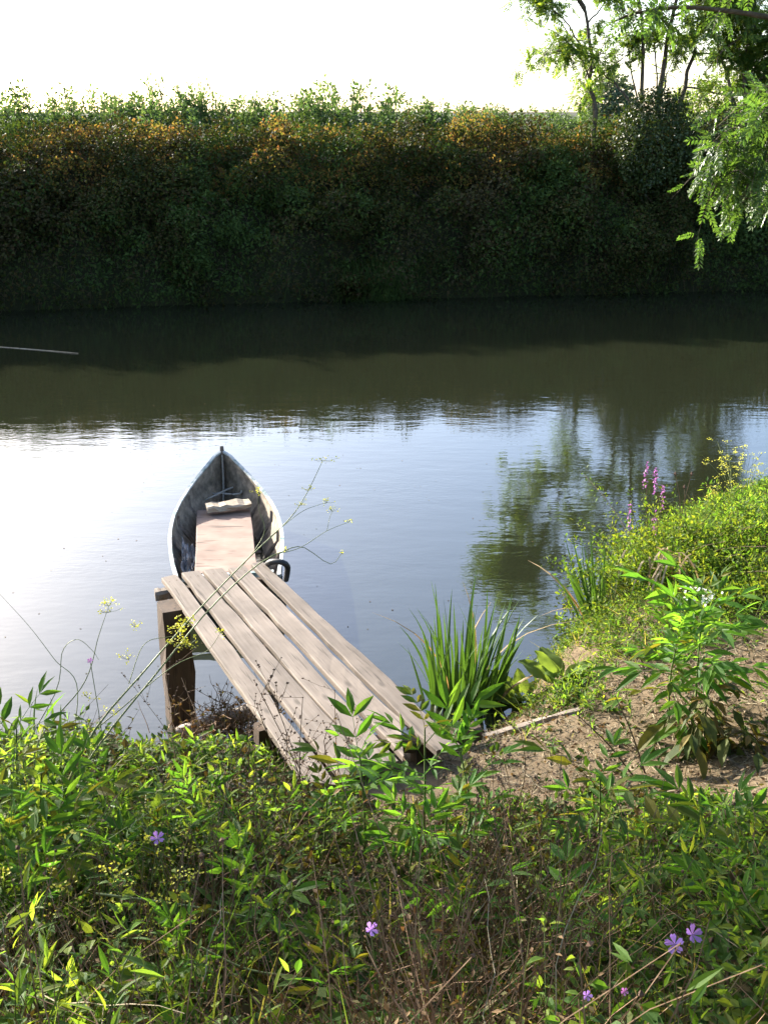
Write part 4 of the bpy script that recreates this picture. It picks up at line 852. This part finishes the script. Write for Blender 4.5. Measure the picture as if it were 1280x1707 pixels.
NT = [leaf_mesh('leaf', (LANCE[0] * [.62, 1, .6] + [0, .12, 0], LANCE[1]), M['weed']), leaf_mesh('leaf', (LANCE[0] * [.5, 1, 1.2] + [0, .1, 0], LANCE[1]), M['elder_old'])]
for k, (px, py, Y, n_, sz, lb_) in enumerate([(70, 1275, 4.7, 5, .28, 'narrow-leaved tall weed rising behind the large bright elder'), (175, 1300, 4.6, 4, .26, 'elder shoot crossing the foot of the fennel stems'), (262, 1345, 4.3, 4, .24, 'narrow-leaved tall weed just above the lilac mallow flower'),
      (58, 1470, 3.6, 4, .24, 'dim elder shoot deep in the weeds near the frame corner'), (1060, 1385, 4.4, 5, .25, 'narrow-leaved tall weed between the bare soil and the brown weeds'), (1250, 1440, 4.0, 4, .25, 'elder shoot at the frame edge above the violet flowers'),
      (905, 1365, 4.4, 4, .22, 'narrow-leaved tall weed among brown stalks before the timber edging'), (545, 1335, 4.5, 4, .22, 'small elder shoot in brown weeds by the first plank end'), (1140, 1350, 4.8, 4, .26, 'narrow-leaved tall weed on the lower rim of the bare soil')]):
    elder(px, py, Y, lb_, n_ if k % 2 else 11, sz if k % 2 else sz * .42, 40 + k, EL if k % 2 else NT, .12 if k % 2 == 0 else .3, name='dwarf_elder' if k % 2 else 'tall_weed')
for k, (px, py, Y, n_, sz, lb_) in enumerate([(1130, 1060, 6.35, 8, .38, 'green elder stem just beside the flowering one'), (420, 1485, 3.6, 5, .24, 'dim elder plant under the brown weeds below the first plank'), (770, 1490, 3.5, 5, .24, 'dim elder plant in the brown weeds under the jetty group'),
      (945, 1515, 3.3, 5, .22, 'shaded elder plant beside the violet flowers'), (300, 1565, 3.1, 4, .22, 'shaded elder shoot under the long pale stalk'), (1215, 1515, 3.3, 5, .24, 'shaded elder plant at the frame edge beyond the violet flowers'), (560, 1630, 2.8, 4, .2, 'lowest elder shoot, next to the lone lilac flower')]):
    elder(px, py, Y, lb_, n_, sz, 60 + k)
bs = [gp(1300, 1330), at(1275, 1290, y=5.6), at(1235, 1285, y=5.65), at(1205, 1262, y=5.8)]
mb = MB(); mb.tubes(spline(bs, 12), np.linspace(.06, .02, 12), 7); tag(mb.build('dead_stump', M['bark'], origin=bs[0], smooth=True), 'dark crooked dead branch poking in beside the wilted elder', 'branch')

# ------------------------------------------------------------------ reeds: every blade a part
def blade_mesh(seed, w0, bend, mt, k=8):
    r = np.random.default_rng(seed); t = np.linspace(0, 1, k); b = MB(); C = np.stack([bend * t ** 2.3, 0 * t, t - .35 * abs(bend) * t ** 3], 1)
    wd = w0 * np.clip(1.05 - t ** 2.6, .02, 1) * np.clip(.65 + t * 1.4, 0, 1); V = np.stack([C + np.stack([0 * t, -wd, 0 * t], 1), C + np.stack([-.35 * wd, 0 * t, 0 * t], 1), C + np.stack([0 * t, wd, 0 * t], 1)], 1)
    i = np.arange(k - 1)[:, None] * 3; j = np.arange(2); b.add(V, [np.stack([i + j, i + j + 1, i + 3 + j + 1, i + 3 + j], -1).reshape(-1, 4)]); return b.mesh('blade', mt)
BLD = [blade_mesh(k, .0175, be, M['reed']) for k, be in enumerate((.05, .1, .16, .3, .08, .22))]; BLDRY = [blade_mesh(k + 9, .014, be, M['reed_dry']) for k, be in enumerate((.7, .95, .5))]
def reeds(c, n, rad, h, lean0, label, seed, ndry=6):
    r = np.random.default_rng(seed); t_ = thing('reed_clump', label, 'reeds', c, 'reed clumps along the near shore')
    for k in range(n + ndry):
        a, q = r.uniform(0, 6.28), math.sqrt(r.uniform(0, 1)); p = np.array([math.cos(a) * q * rad[0], math.sin(a) * q * rad[1], -.12]); L = h * r.uniform(.55, 1.05) * (1 - .25 * q)
        out = nrm(np.array([math.cos(a) * q * .2 + lean0[0], math.sin(a) * q * .2 + lean0[1], 1.0]) + r.normal(size=3) * .05)
        az = math.atan2(math.sin(a) + r.normal() * .8, math.cos(a) + r.normal() * .8); X = Vector((math.cos(az), math.sin(az), 0)); Z = Vector(out).normalized(); Yv = Z.cross(X).normalized(); X = Yv.cross(Z)
        Mx = Matrix.Identity(4); sw = r.uniform(.75, 1.25) * (1.0 if h > .9 else .9)
        for i3 in range(3): Mx[i3][0], Mx[i3][1], Mx[i3][2], Mx[i3][3] = X[i3] * L, Yv[i3] * sw, Z[i3] * L, p[i3]
        part('blade', (BLD if k < n else BLDRY)[int(r.integers(6 if k < n else 3))], t_, Mx)
    return t_
rc = at(770, 1165, z=0.0); reeds(rc, 76, (.31, .2), 1.4, (.02, 0), 'tall dense green reed clump standing in the water beside the jetty', 1, 6)
rc = at(992, 1042, z=.2); rc[2] = float(gz(rc[0], rc[1])); reeds(rc, 26, (.13, .1), 1.15, (-.3, -.05), 'small reed tuft leaning over the water beyond the burdock', 2, 3)
rc = at(60, 1240, z=.05); reeds(rc, 9, (.35, .12), .6, (-.05, 0), 'few short reed blades behind the weeds near the fennel', 3, 2)

# ------------------------------------------------------------------ burdock
def big_leaf(seed, mt):
    r = np.random.default_rng(seed); nv, nu = 9, 7; b = MB(); v = np.linspace(0, 1, nv)[:, None]; u = np.linspace(-1, 1, nu)[None]
    wd = .33 * np.sin(np.clip(v * .92 + .06, 0, 1) ** .75 * math.pi) ** .75; x = u * wd; y = v - .10 * np.abs(u) ** 1.5 * (1 - v) + 0 * u
    z = .10 * np.abs(u) * wd * 2 - .28 * v ** 2 + .05 * np.sin(9 * v + 3 * u + r.uniform(0, 6)) * np.abs(u) + .02 * np.sin(22 * v + 2)
    V = np.stack([x, y + .22, z], -1); i = (np.arange(nv - 1)[:, None] * nu + np.arange(nu - 1)).ravel(); b.add(V, [np.stack([i, i + 1, i + nu + 1, i + nu], 1)])
    b.tubes(np.array([(0, 0, -.05), (0, .12, 0), (0, .26, 0)]), [.018, .015, .012], 4); return b.mesh('leaf', mt, smooth=True)
BG = [big_leaf(k, M['burdock']) for k in range(4)]
for k0, (bpx, bpy_, lb_) in enumerate([(872, 1172, 'pale green burdock rosette beside the tall reeds'), (935, 1148, 'pale green burdock rosette at the edge of the bare soil')]):
    g0 = gp(bpx, bpy_); bd = thing('burdock', lb_, 'plant', g0, 'burdock rosettes')
    for k in range(11):
        a = k * 2.4 + U(-.3, .3); el = R(28 + 42 * U(0, 1)); d = Vector((math.cos(a) * math.cos(el), math.sin(a) * math.cos(el) * .8, math.sin(el)))
        part('leaf', BG[k % 4], bd, frame((math.cos(a) * .05, math.sin(a) * .04, .03), d, (-d.x * .8, -d.y * .8 - .25, .8), U(.19, .3)))

# ------------------------------------------------------------------ bushes on the side bank
def shoots(px, py, label, lm, h, rx, nsh, nleaf, ls, lw, seed):
    """ragged bush of leaning leafy shoots"""
    r = np.random.default_rng(seed); p = gp(px, py); t_ = thing('shore_bush', label, 'bush', p, 'bushes on the curving shore'); sb, lf = MB(), MB()
    base = np.stack([r.normal(size=nsh) * rx * .5, r.normal(size=nsh) * rx * .45, np.zeros(nsh)], 1); base[:, 2] = gz(p[0] + base[:, 0], p[1] + base[:, 1]) - p[2]
    lean = r.normal(size=(nsh, 3)) * .4 + base * .5; lean[:, 2] = 1; hl = h * r.uniform(.45, 1.1, nsh) * np.clip(1.15 - np.hypot(base[:, 0], base[:, 1]) / rx * .55, .3, 1.2); bend = r.normal(size=(nsh, 3)) * .35; bend[:, 2] = -.25
    f = lambda q, t: base[q] + (t * lean[q] + t ** 2 * bend[q]) * hl[q][:, None]
    al = np.arange(nsh); C = np.stack([f(al, t) for t in np.linspace(0, 1, 6)], 1) + p; sb.tubes(C, np.linspace(.005, .0018, 6), 3)
    q = r.integers(0, nsh, nleaf); t = r.uniform(.12, 1.02, (nleaf, 1)); D = nrm(r.normal(size=(nleaf, 3)) + [0, 0, .25]); S = ls * r.uniform(.5, 1.35, nleaf)
    lf.inst(DIA, f(q, t) + p + D * r.uniform(0, .07, (nleaf, 1)), D, nrm(r.normal(size=(nleaf, 3)) * .6 + [0, 0, .9]), S, S * lw); tag(sb.build('stem', M['twig'], t_), kind='stuff'); lf.build('foliage', M[lm], t_)
shoots(1080, 972, 'ragged yellow-green bush at the shore under the pink flower spikes', 'yellowgreen', .9, .62, 120, 9000, .044, .5, 91)
shoots(1175, 965, 'darker leafy bush just inland of the ragged yellow-green bush', 'weed', .45, .45, 70, 3600, .05, .4, 92)
shoots(1268, 905, 'tall green bush on the shore at the frame edge', 'weed', .6, .5, 80, 3200, .055, .4, 93)
shoots(1262, 1010, 'low spreading green bush behind the tall elder', 'yellowgreen', .38, .8, 80, 3000, .045, .5, 94)
shoots(1350, 860, 'bush beyond the frame edge on the curving shore', 'weed', .4, .8, 80, 3200, .06, .45, 95)
def spray(px, py, Y, h, n, nst, seed, label, mats=('fennel_stem', 'yellow'), ls=.012, spread=.35, name='fennel_clump'):
    """upright thin stems ending in flat flower umbels"""
    r = np.random.default_rng(seed); top = at(px, py, y=Y); root = np.array([top[0], Y, float(gz(top[0], Y))]); t_ = thing(name, label, 'plant', root); sb, fb = MB(), MB()
    H = max(.2, top[2] - root[2])
    for _ in range(nst):
        e = root + np.array([*(r.normal(size=2) * spread * H), H * r.uniform(.6, 1.05)]); C = spline([root + [*(r.normal(size=2) * .04), 0], (root + e) / 2 + r.normal(size=3) * .05 * H, e], 7); sb.tubes(C, np.linspace(.004, .0015, 7), 3)
        for _2 in range(3):
            j = r.integers(2, 7); q = C[j]; e2 = q + nrm(r.normal(size=3) + [0, 0, 1.2]) * H * r.uniform(.1, .25); sb.tubes(np.array([q, (q + e2) / 2 + [0, 0, -.01], e2]), .0015, 3)
            k = n; Q = e2 + r.normal(size=(k, 3)) * [.022, .022, .006]; fb.inst(OVAL, Q, rdir(k, .3), rdir(k, 1, .3), ls, ls)
    tag(sb.build('stem', M[mats[0]], t_), kind='stuff'); tag(fb.build('umbel', M[mats[1]], t_), kind='stuff'); return t_
spray(1235, 752, 13.0, .9, 10, 22, 1, 'airy yellow-flowered fennel on the shore by the frame edge', ls=.016)
spray(1190, 800, 12.6, .8, 8, 10, 2, 'thin pale fennel behind the yellow-green bush', ls=.014)
def loosestrife():
    root = gp(1088, 930); t_ = thing('loosestrife', 'pink loosestrife spikes rising from the yellow-green bush', 'plant', root); r = np.random.default_rng(5)
    for k, (px, py, ly) in enumerate([(1078, 772, .0), (1093, 782, .05), (1106, 808, .1), (1050, 842, -.05), (1092, 850, .0)]):
        top = at(px, py, y=root[1] + ly); sb = MB(); sb.tubes(spline([root + [r.normal() * .05, 0, .1], (root + top) / 2 + r.normal(size=3) * .03, top], 8), np.linspace(.006, .003, 8), 4); o = sb.build('flower_stem', M['dry_stem'], t_)
        n = 44; t = r.uniform(0, .26, n); Q = top - np.stack([0 * t, 0 * t, t], 1) + r.normal(size=(n, 3)) * .011; fb = MB(); fb.inst(OVAL, Q, rdir(n, 0), rdir(n), .022, .016); tag(fb.build('flower_spike', M['magenta'], o), kind='stuff')
loosestrife()
r_ = np.random.default_rng(77)
for k, (px, py, lb_) in enumerate([(1125, 790, 'bare brown stalk behind the pink flower spikes'), (1152, 790, 'bare brown stalk with a dark seed head past the pink spikes'), (1140, 812, 'short bare stalk between two taller ones behind the bush')]):
    root = gp(1130 + 14 * k, 930); top = at(px, py, y=root[1]); mb = MB(); mb.tubes(spline([root, (root + top) / 2 + r_.normal(size=3) * .04, top], 7), np.linspace(.006, .003, 7), 4); mb.inst(OCT, top[None], (0, 0, 1.), (1., 0, 0), .028, .022, m=1)
    tag(mb.build('dry_stalk', [M['dry_stem'], M['seed']], origin=root), lb_, 'stalk')
g0 = gp(1110, 985); mb = MB(); n = 26; P = g0 + np.stack([rng.normal(0, .14, n), U(-.1, .25, n), U(.12, .4, n)], 1); d = np.stack([U(-1, 1, n), U(-1, -.1, n), U(.2, .7, n)], 1); t = np.linspace(0, 1, 6)[None, :, None]
C = P[:, None] + (t * d[:, None] - t ** 2 * np.array([0, 0, 1.4])) * U(.25, .5, n)[:, None, None]; C[..., 2] = np.maximum(C[..., 2], gz(C[..., 0], C[..., 1]) + .01); mb.ribbons(C, np.broadcast_to(np.array([.006, .009, .009, .008, .005, .001]), (n, 6)), nrm(np.cross(d, [0, 0, 1.])))
tag(mb.build('dead_leaf_tuft', M['reed_dry'], origin=g0), 'tuft of long dead brown leaves below the yellow-green bush', 'dead leaves')

# ------------------------------------------------------------------ fennel stems reaching over jetty and boat
def fennel():
    root = at(75, 1340, y=5.0); root[2] = float(gz(root[0], root[1])); t_ = thing('fennel', 'lanky yellow-flowered fennel arching over the jetty and the boat', 'plant', root); r = np.random.default_rng(3)
    def S(pts, r0, r1): 
        b = MB(); C = spline(pts, 26); b.tubes(C, np.linspace(r0, r1, 26) * 1.0, 5); return b.build('stem', M['fennel_stem'], t_, smooth=True), C
    def F(px, py, y): return at(px, py, y=y)
    def umb(p, n, s, o, ls=.011):
        b = MB(); k = 7; e = p + r.normal(size=(k, 3)) * [s, s, s * .35] + [0, 0, s * .6]
        for q in e:
            b.tubes(np.array([p, (p + q) / 2 + [0, 0, -.004], q]), .0011, 3, 1); Q = q + r.normal(size=(n, 3)) * s * .3; b.inst(OVAL, Q, rdir(n, .3), rdir(n, 1, .4), ls, ls * .9)
        return tag(b.build('umbel', [M['yellow'], M['fennel_stem']], o), kind='stuff')
    Y0, Ya = 5.1, 6.3
    o1, C1 = S([root, F(150, 1230, 5.2), F(240, 1120, 5.5), F(330, 1018, 5.8), F(420, 925, 6.0), F(480, 868, 6.2), F(510, 825, 6.3), F(538, 768, 6.35)], .007, .0016)
    o2, C2 = S([root, F(160, 1250, 5.2), F(265, 1118, 5.5), F(350, 1015, 5.8), F(425, 945, 6.0), F(470, 920, 6.1), F(505, 912, 6.2), F(550, 940, 6.2), F(570, 922, 6.2)], .0065, .0014)
    o3, C3 = S([F(455, 925, 6.05), F(500, 913, 6.15), F(545, 885, 6.25), F(582, 870, 6.3)], .0025, .0012)
    o4, C4 = S([F(400, 950, 5.95), F(440, 890, 6.1), F(432, 850, 6.15), F(430, 822, 6.15)], .002, .001)
    o5, C5 = S([F(450, 895, 6.1), F(500, 855, 6.2), F(530, 842, 6.25), F(545, 838, 6.25)], .002, .001)
    o6, C6 = S([root, F(60, 1250, 5.1), F(140, 1140, 5.3), F(165, 1060, 5.4), F(182, 1010, 5.45)], .005, .0012)
    o7, C7 = S([root, F(120, 1260, 5.2), F(210, 1175, 5.4), F(290, 1110, 5.6), F(345, 1085, 5.7), F(368, 1055, 5.7)], .0045, .0012)
    o8, C8 = S([root, F(40, 1270, 5.1), F(95, 1150, 5.3), F(105, 1085, 5.4), F(130, 1066, 5.4), F(155, 1085, 5.4), F(165, 1100, 5.4)], .0035, .001)
    o9, C9 = S([F(215, 1140, 5.45), F(240, 1075, 5.55), F(280, 1062, 5.6), F(305, 1060, 5.6)], .0025, .0012)
    o10, C10 = S([F(545, 885, 6.25), F(550, 862, 6.25), F(555, 852, 6.25)], .0015, .001)
    o11, C11 = S([F(0, 990, 5.6), F(50, 1045, 5.5), F(92, 1100, 5.4), F(130, 1150, 5.3), F(110, 1300, 5.1)], .001, .003)
    umb(C1[-1], 3, .028, o1); umb(C2[-1], 2, .012, o2, .008); umb(C3[-1], 3, .014, o3, .008); umb(C4[-1], 4, .025, o4); umb(C5[-1], 3, .02, o5, .009); umb(C6[-1], 5, .035, o6); umb(C7[-1], 3, .02, o7)
    for q in ((300, 1055), (312, 1075), (298, 1080), (306, 1040)): umb(F(q[0], q[1], 5.6), 9, .035, o9, .012)
    umb(C10[-1], 3, .018, o10, .009); umb(C1[20], 3, .02, o1, .009); umb(C1[22], 3, .018, o1, .009); umb(C2[16], 2, .015, o2, .009)
    for q in ((185, 1020), (225, 1045), (150, 1165), (190, 1190), (215, 1100)): umb(F(q[0], q[1], 5.45), 4, .028, o6, .01)
fennel()
# umbels low in the weeds
for k, (px, py, lb_) in enumerate([(310, 1438, 'bright yellow umbel cluster in the weeds, the fullest one'), (235, 1448, 'yellow umbels beside the fullest cluster in the weeds'), (258, 1385, 'small yellow umbel just above the lilac flower'), (125, 1415, 'yellow umbel hidden behind the large bright elder'), (30, 1535, 'dull yellow umbels at the frame edge low in the weeds'), (330, 1300, 'small yellow umbel in the weeds below the square post')]):
    spray(px, py, 3.6 if py > 1400 else 4.05, .5, 12 if k != 2 else 8, 4, 20 + k, lb_, spread=.16, ls=.012)
# pale fallen stalks
for k, (pts, lb_) in enumerate([([(160, 1490, 3.6), (300, 1508, 3.55), (420, 1530, 3.5), (525, 1552, 3.45)], 'long pale green stalk lying across the weeds below the umbels'), ([(0, 1590, 3.0), (110, 1640, 2.95), (230, 1690, 2.9), (330, 1720, 2.85)], 'thick pale stalk lying in the shaded weeds at the frame corner'),
      ([(325, 1575, 3.2), (410, 1615, 3.15), (495, 1628, 3.1)], 'thin pale stalk lying low between the grass blades'), ([(-10, 1595, 2.6), (45, 1650, 2.6), (80, 1720, 2.6)], 'curved brown stalk at the very corner of the weeds')]):
    C = spline([at(a, b, y=c_) for a, b, c_ in pts], 16); mb = MB(); mb.tubes(C, np.linspace(.006, .003, 16), 5); tag(mb.build('fallen_stalk', M['dry_stem'] if k == 3 else M['fennel_stem'], origin=C[0], smooth=True), lb_, 'stalk')
# ------------------------------------------------------------------ purple flowers
def petal_mesh(mt):
    b = MB(); V = tv((0, 0, 0), (.16, .35, .05), (.3, .75, .12), (.16, 1, .1), (0, .9, .13), (-.16, 1, .1), (-.3, .75, .12), (-.16, .35, .05), (0, .5, .02)); b.add(V, [[(0, 1, 8), (1, 2, 8), (2, 3, 8), (3, 4, 8), (4, 5, 8), (5, 6, 8), (6, 7, 8), (7, 0, 8)]]); return b.mesh('petal', mt)
PET = {k: petal_mesh(M[k]) for k in ('purple', 'magenta')}
for k, (px, py, Y, s, face, mt, lb_) in enumerate([(263, 1398, 3.85, .032, (.1, -.5, .8), 'purple', 'lilac mallow flower above the yellow umbels'), (618, 1550, 3.0, .026, (.4, -.4, .7), 'purple', 'lilac mallow flower alone amid the brown weeds'),
      (1124, 1574, 2.75, .031, (-.3, -.6, .6), 'purple', 'violet mallow flower, lower one of the pair in shade'), (1153, 1558, 2.78, .031, (.3, -.5, .7), 'purple', 'violet mallow flower, upper one of the pair in shade'),
      (1040, 1653, 2.55, .012, (0, -.6, .6), 'magenta', 'tiny magenta flower bud low in the shaded weeds'), (978, 1660, 2.55, .016, (0, -.6, .6), 'purple', 'dim purple bud beside the tiny magenta one'), (455 // 3, 1102, 5.3, .018, (0, -.5, .7), 'magenta', 'small pink blossom among the fennel stems')]):
    Y -= .28; p = at(px, py, y=Y); root = np.array([p[0], Y + .06, float(gz(p[0], Y + .06))]); t_ = thing('mallow_flower', lb_, 'flower', root); b = MB(); b.tubes(spline([root, (root + p) / 2 + [.02, -.02, .02], p], 8), .002, 4); b.build('stem', M['green_stem'], t_)
    F_ = Vector(face).normalized(); X = F_.orthogonal().normalized(); Z = F_.cross(X)
    for j in range(5):
        a = j * 1.2566 + .3 * k; d = X * math.cos(a) + Z * math.sin(a) + F_ * .35; part('petal', PET[mt], t_, frame(p - root, d, F_, s))
# ------------------------------------------------------------------ dried seed stalks that stand out
def stalk_mesh(seed, nb, heads):
    r = np.random.default_rng(seed); b = MB(); C = spline([(0, 0, 0), (r.normal() * .06, r.normal() * .06, .5), (r.normal() * .1, r.normal() * .1, 1.0)], 8); b.tubes(C, np.linspace(.0035, .0016, 8), 4)
    ends = [C[-1]]
    for _ in range(nb):
        j = r.integers(3, 8); e = C[j] + nrm(r.normal(size=3) + [0, 0, 1.5]) * r.uniform(.08, .25); b.tubes(np.array([C[j], (C[j] + e) / 2 + [0, 0, -.01], e]), .0013, 3); ends.append(e)
        for s in r.uniform(.2, .9, heads): ends.append(C[j] + (e - C[j]) * s)
    for s in r.uniform(.35, 1, heads * 3): ends.append(C[int(s * 7)] + r.normal(size=3) * .012)
    E = np.array(ends); n = len(E); S = r.uniform(.006, .0115, n); b.inst(OCT, E, rdir(n), rdir(n), S, S * .85, m=1); return b.mesh('dry_stalk', [M['dry_stem'], M['seed']])
SV = [stalk_mesh(k, 3 + k % 3, 2 + k % 2) for k in range(7)]
def stalks(n, xr, yr, Yr, label, seed):
    r = np.random.default_rng(seed)
    for k in range(n):
        px, py, Y = r.uniform(*xr), r.uniform(*yr), r.uniform(*Yr); top = at(px, py, y=Y); g = float(gz(top[0], Y)); H = top[2] - g
        if H < .12: continue
        o = bpy.data.objects.new('dry_stalk', SV[int(r.integers(7))]); COL.objects.link(o); o.location = (top[0], Y, g - .01); o.scale = (min(H, 1) + .3,) * 2 + (H,); o.rotation_euler = (r.normal() * .07, r.normal() * .07, r.uniform(0, 6.28)); tag(o, label, 'stalk', label)
stalks(20, (400, 620), (1120, 1260), (5.0, 5.9), 'thin dried stalk with seed heads standing before the jetty planks', 1)
stalks(16, (800, 880), (1225, 1330), (4.7, 5.4), 'thin dried stalk with round dark heads before the timber edging', 2)
stalks(14, (130, 330), (1130, 1270), (5.4, 6.2), 'thin dried stalk standing before the open water by the square post', 3)
stalks(24, (640, 1000), (1400, 1600), (3.0, 4.0), 'thin dried stalk in the brown weeds low on the near slope', 4)
for k, (a, b_, lb_) in enumerate([((1060, 1300), (960, 1190), 'leafless forked stem leaning over the bare soil'), ((1075, 1290), (1025, 1160), 'straight leafless stem beside the forked one on the soil')]):
    root = gp(*a); top = at(*b_, y=root[1] - .2); mb = MB(); mb.tubes(spline([root, (root + top) / 2 + [0, 0, .03], top], 8), np.linspace(.006, .002, 8), 4); mid = (root + top) / 2; mb.tubes(np.array([mid, mid + [-.1, -.05, .15]]), .002, 3); tag(mb.build('bare_stem', M['twig'], origin=root), lb_, 'stem')

# brushwood caught under the jetty beside the log
g0 = at(385, 1215, z=.2); mb = MB(); n = 420; P = g0 + rng.normal(size=(n, 3)) * [.17, .13, .07]; d = rdir(n, .25, .9); L = U(.1, .34, n)
C = P[:, None] + np.linspace(0, 1, 5)[None, :, None] * (d * L[:, None])[:, None] + np.cumsum(rng.normal(size=(n, 5, 3)) * .012, 1); C[..., 2] = np.clip(C[..., 2], -.05, .56); mb.tubes(C, np.linspace(.004, .0015, 5), 3)
k = rng.integers(0, n, 900); mb.inst(DIA, C[k, rng.integers(1, 5, 900)], rdir(900), rdir(900, .5), U(.02, .05, 900), U(.012, .03, 900), m=1)
tag(mb.build('brushwood', [M['dry_stem'], M['weed_dry']]), 'tangle of dead brown brushwood caught between log and jetty', 'brushwood', kind='stuff')
# broad grass blades and larger weed leaves close to the camera
mb = MB(); P = belt(3600, 161); px, py = proj(P); P = P[(py > 1330) & (py < 1720)]; L = roofed(P, U(.25, .6, len(P))); blades(mb, P, np.clip(L, .1, .75), .0058, .5, .8, 162, 8)
tag(mb.build('broad_grass', M['grass']), 'broad arching grass blades in the near weeds', 'grass', kind='stuff')
# bits of leaf afloat
mb = MB(); n = 150; x, y = U(-4, 2.2, n), U(7.6, 20, n); k = -sdist(np.stack([x, y], 1), NEAR) < -.25; P = np.stack([x, y, np.full(n, .004)], 1)[k]; n = len(P); d = rng.normal(size=(n, 3)); d[:, 2] = 0; mb.inst(DIA, P, d, (0, 0, 1.), U(.012, .035, n), U(.01, .02, n), .002)
tag(mb.build('floating_leaves', M['weed_dry']), 'tiny bits of leaf afloat on the open water', 'floating leaves', kind='stuff')
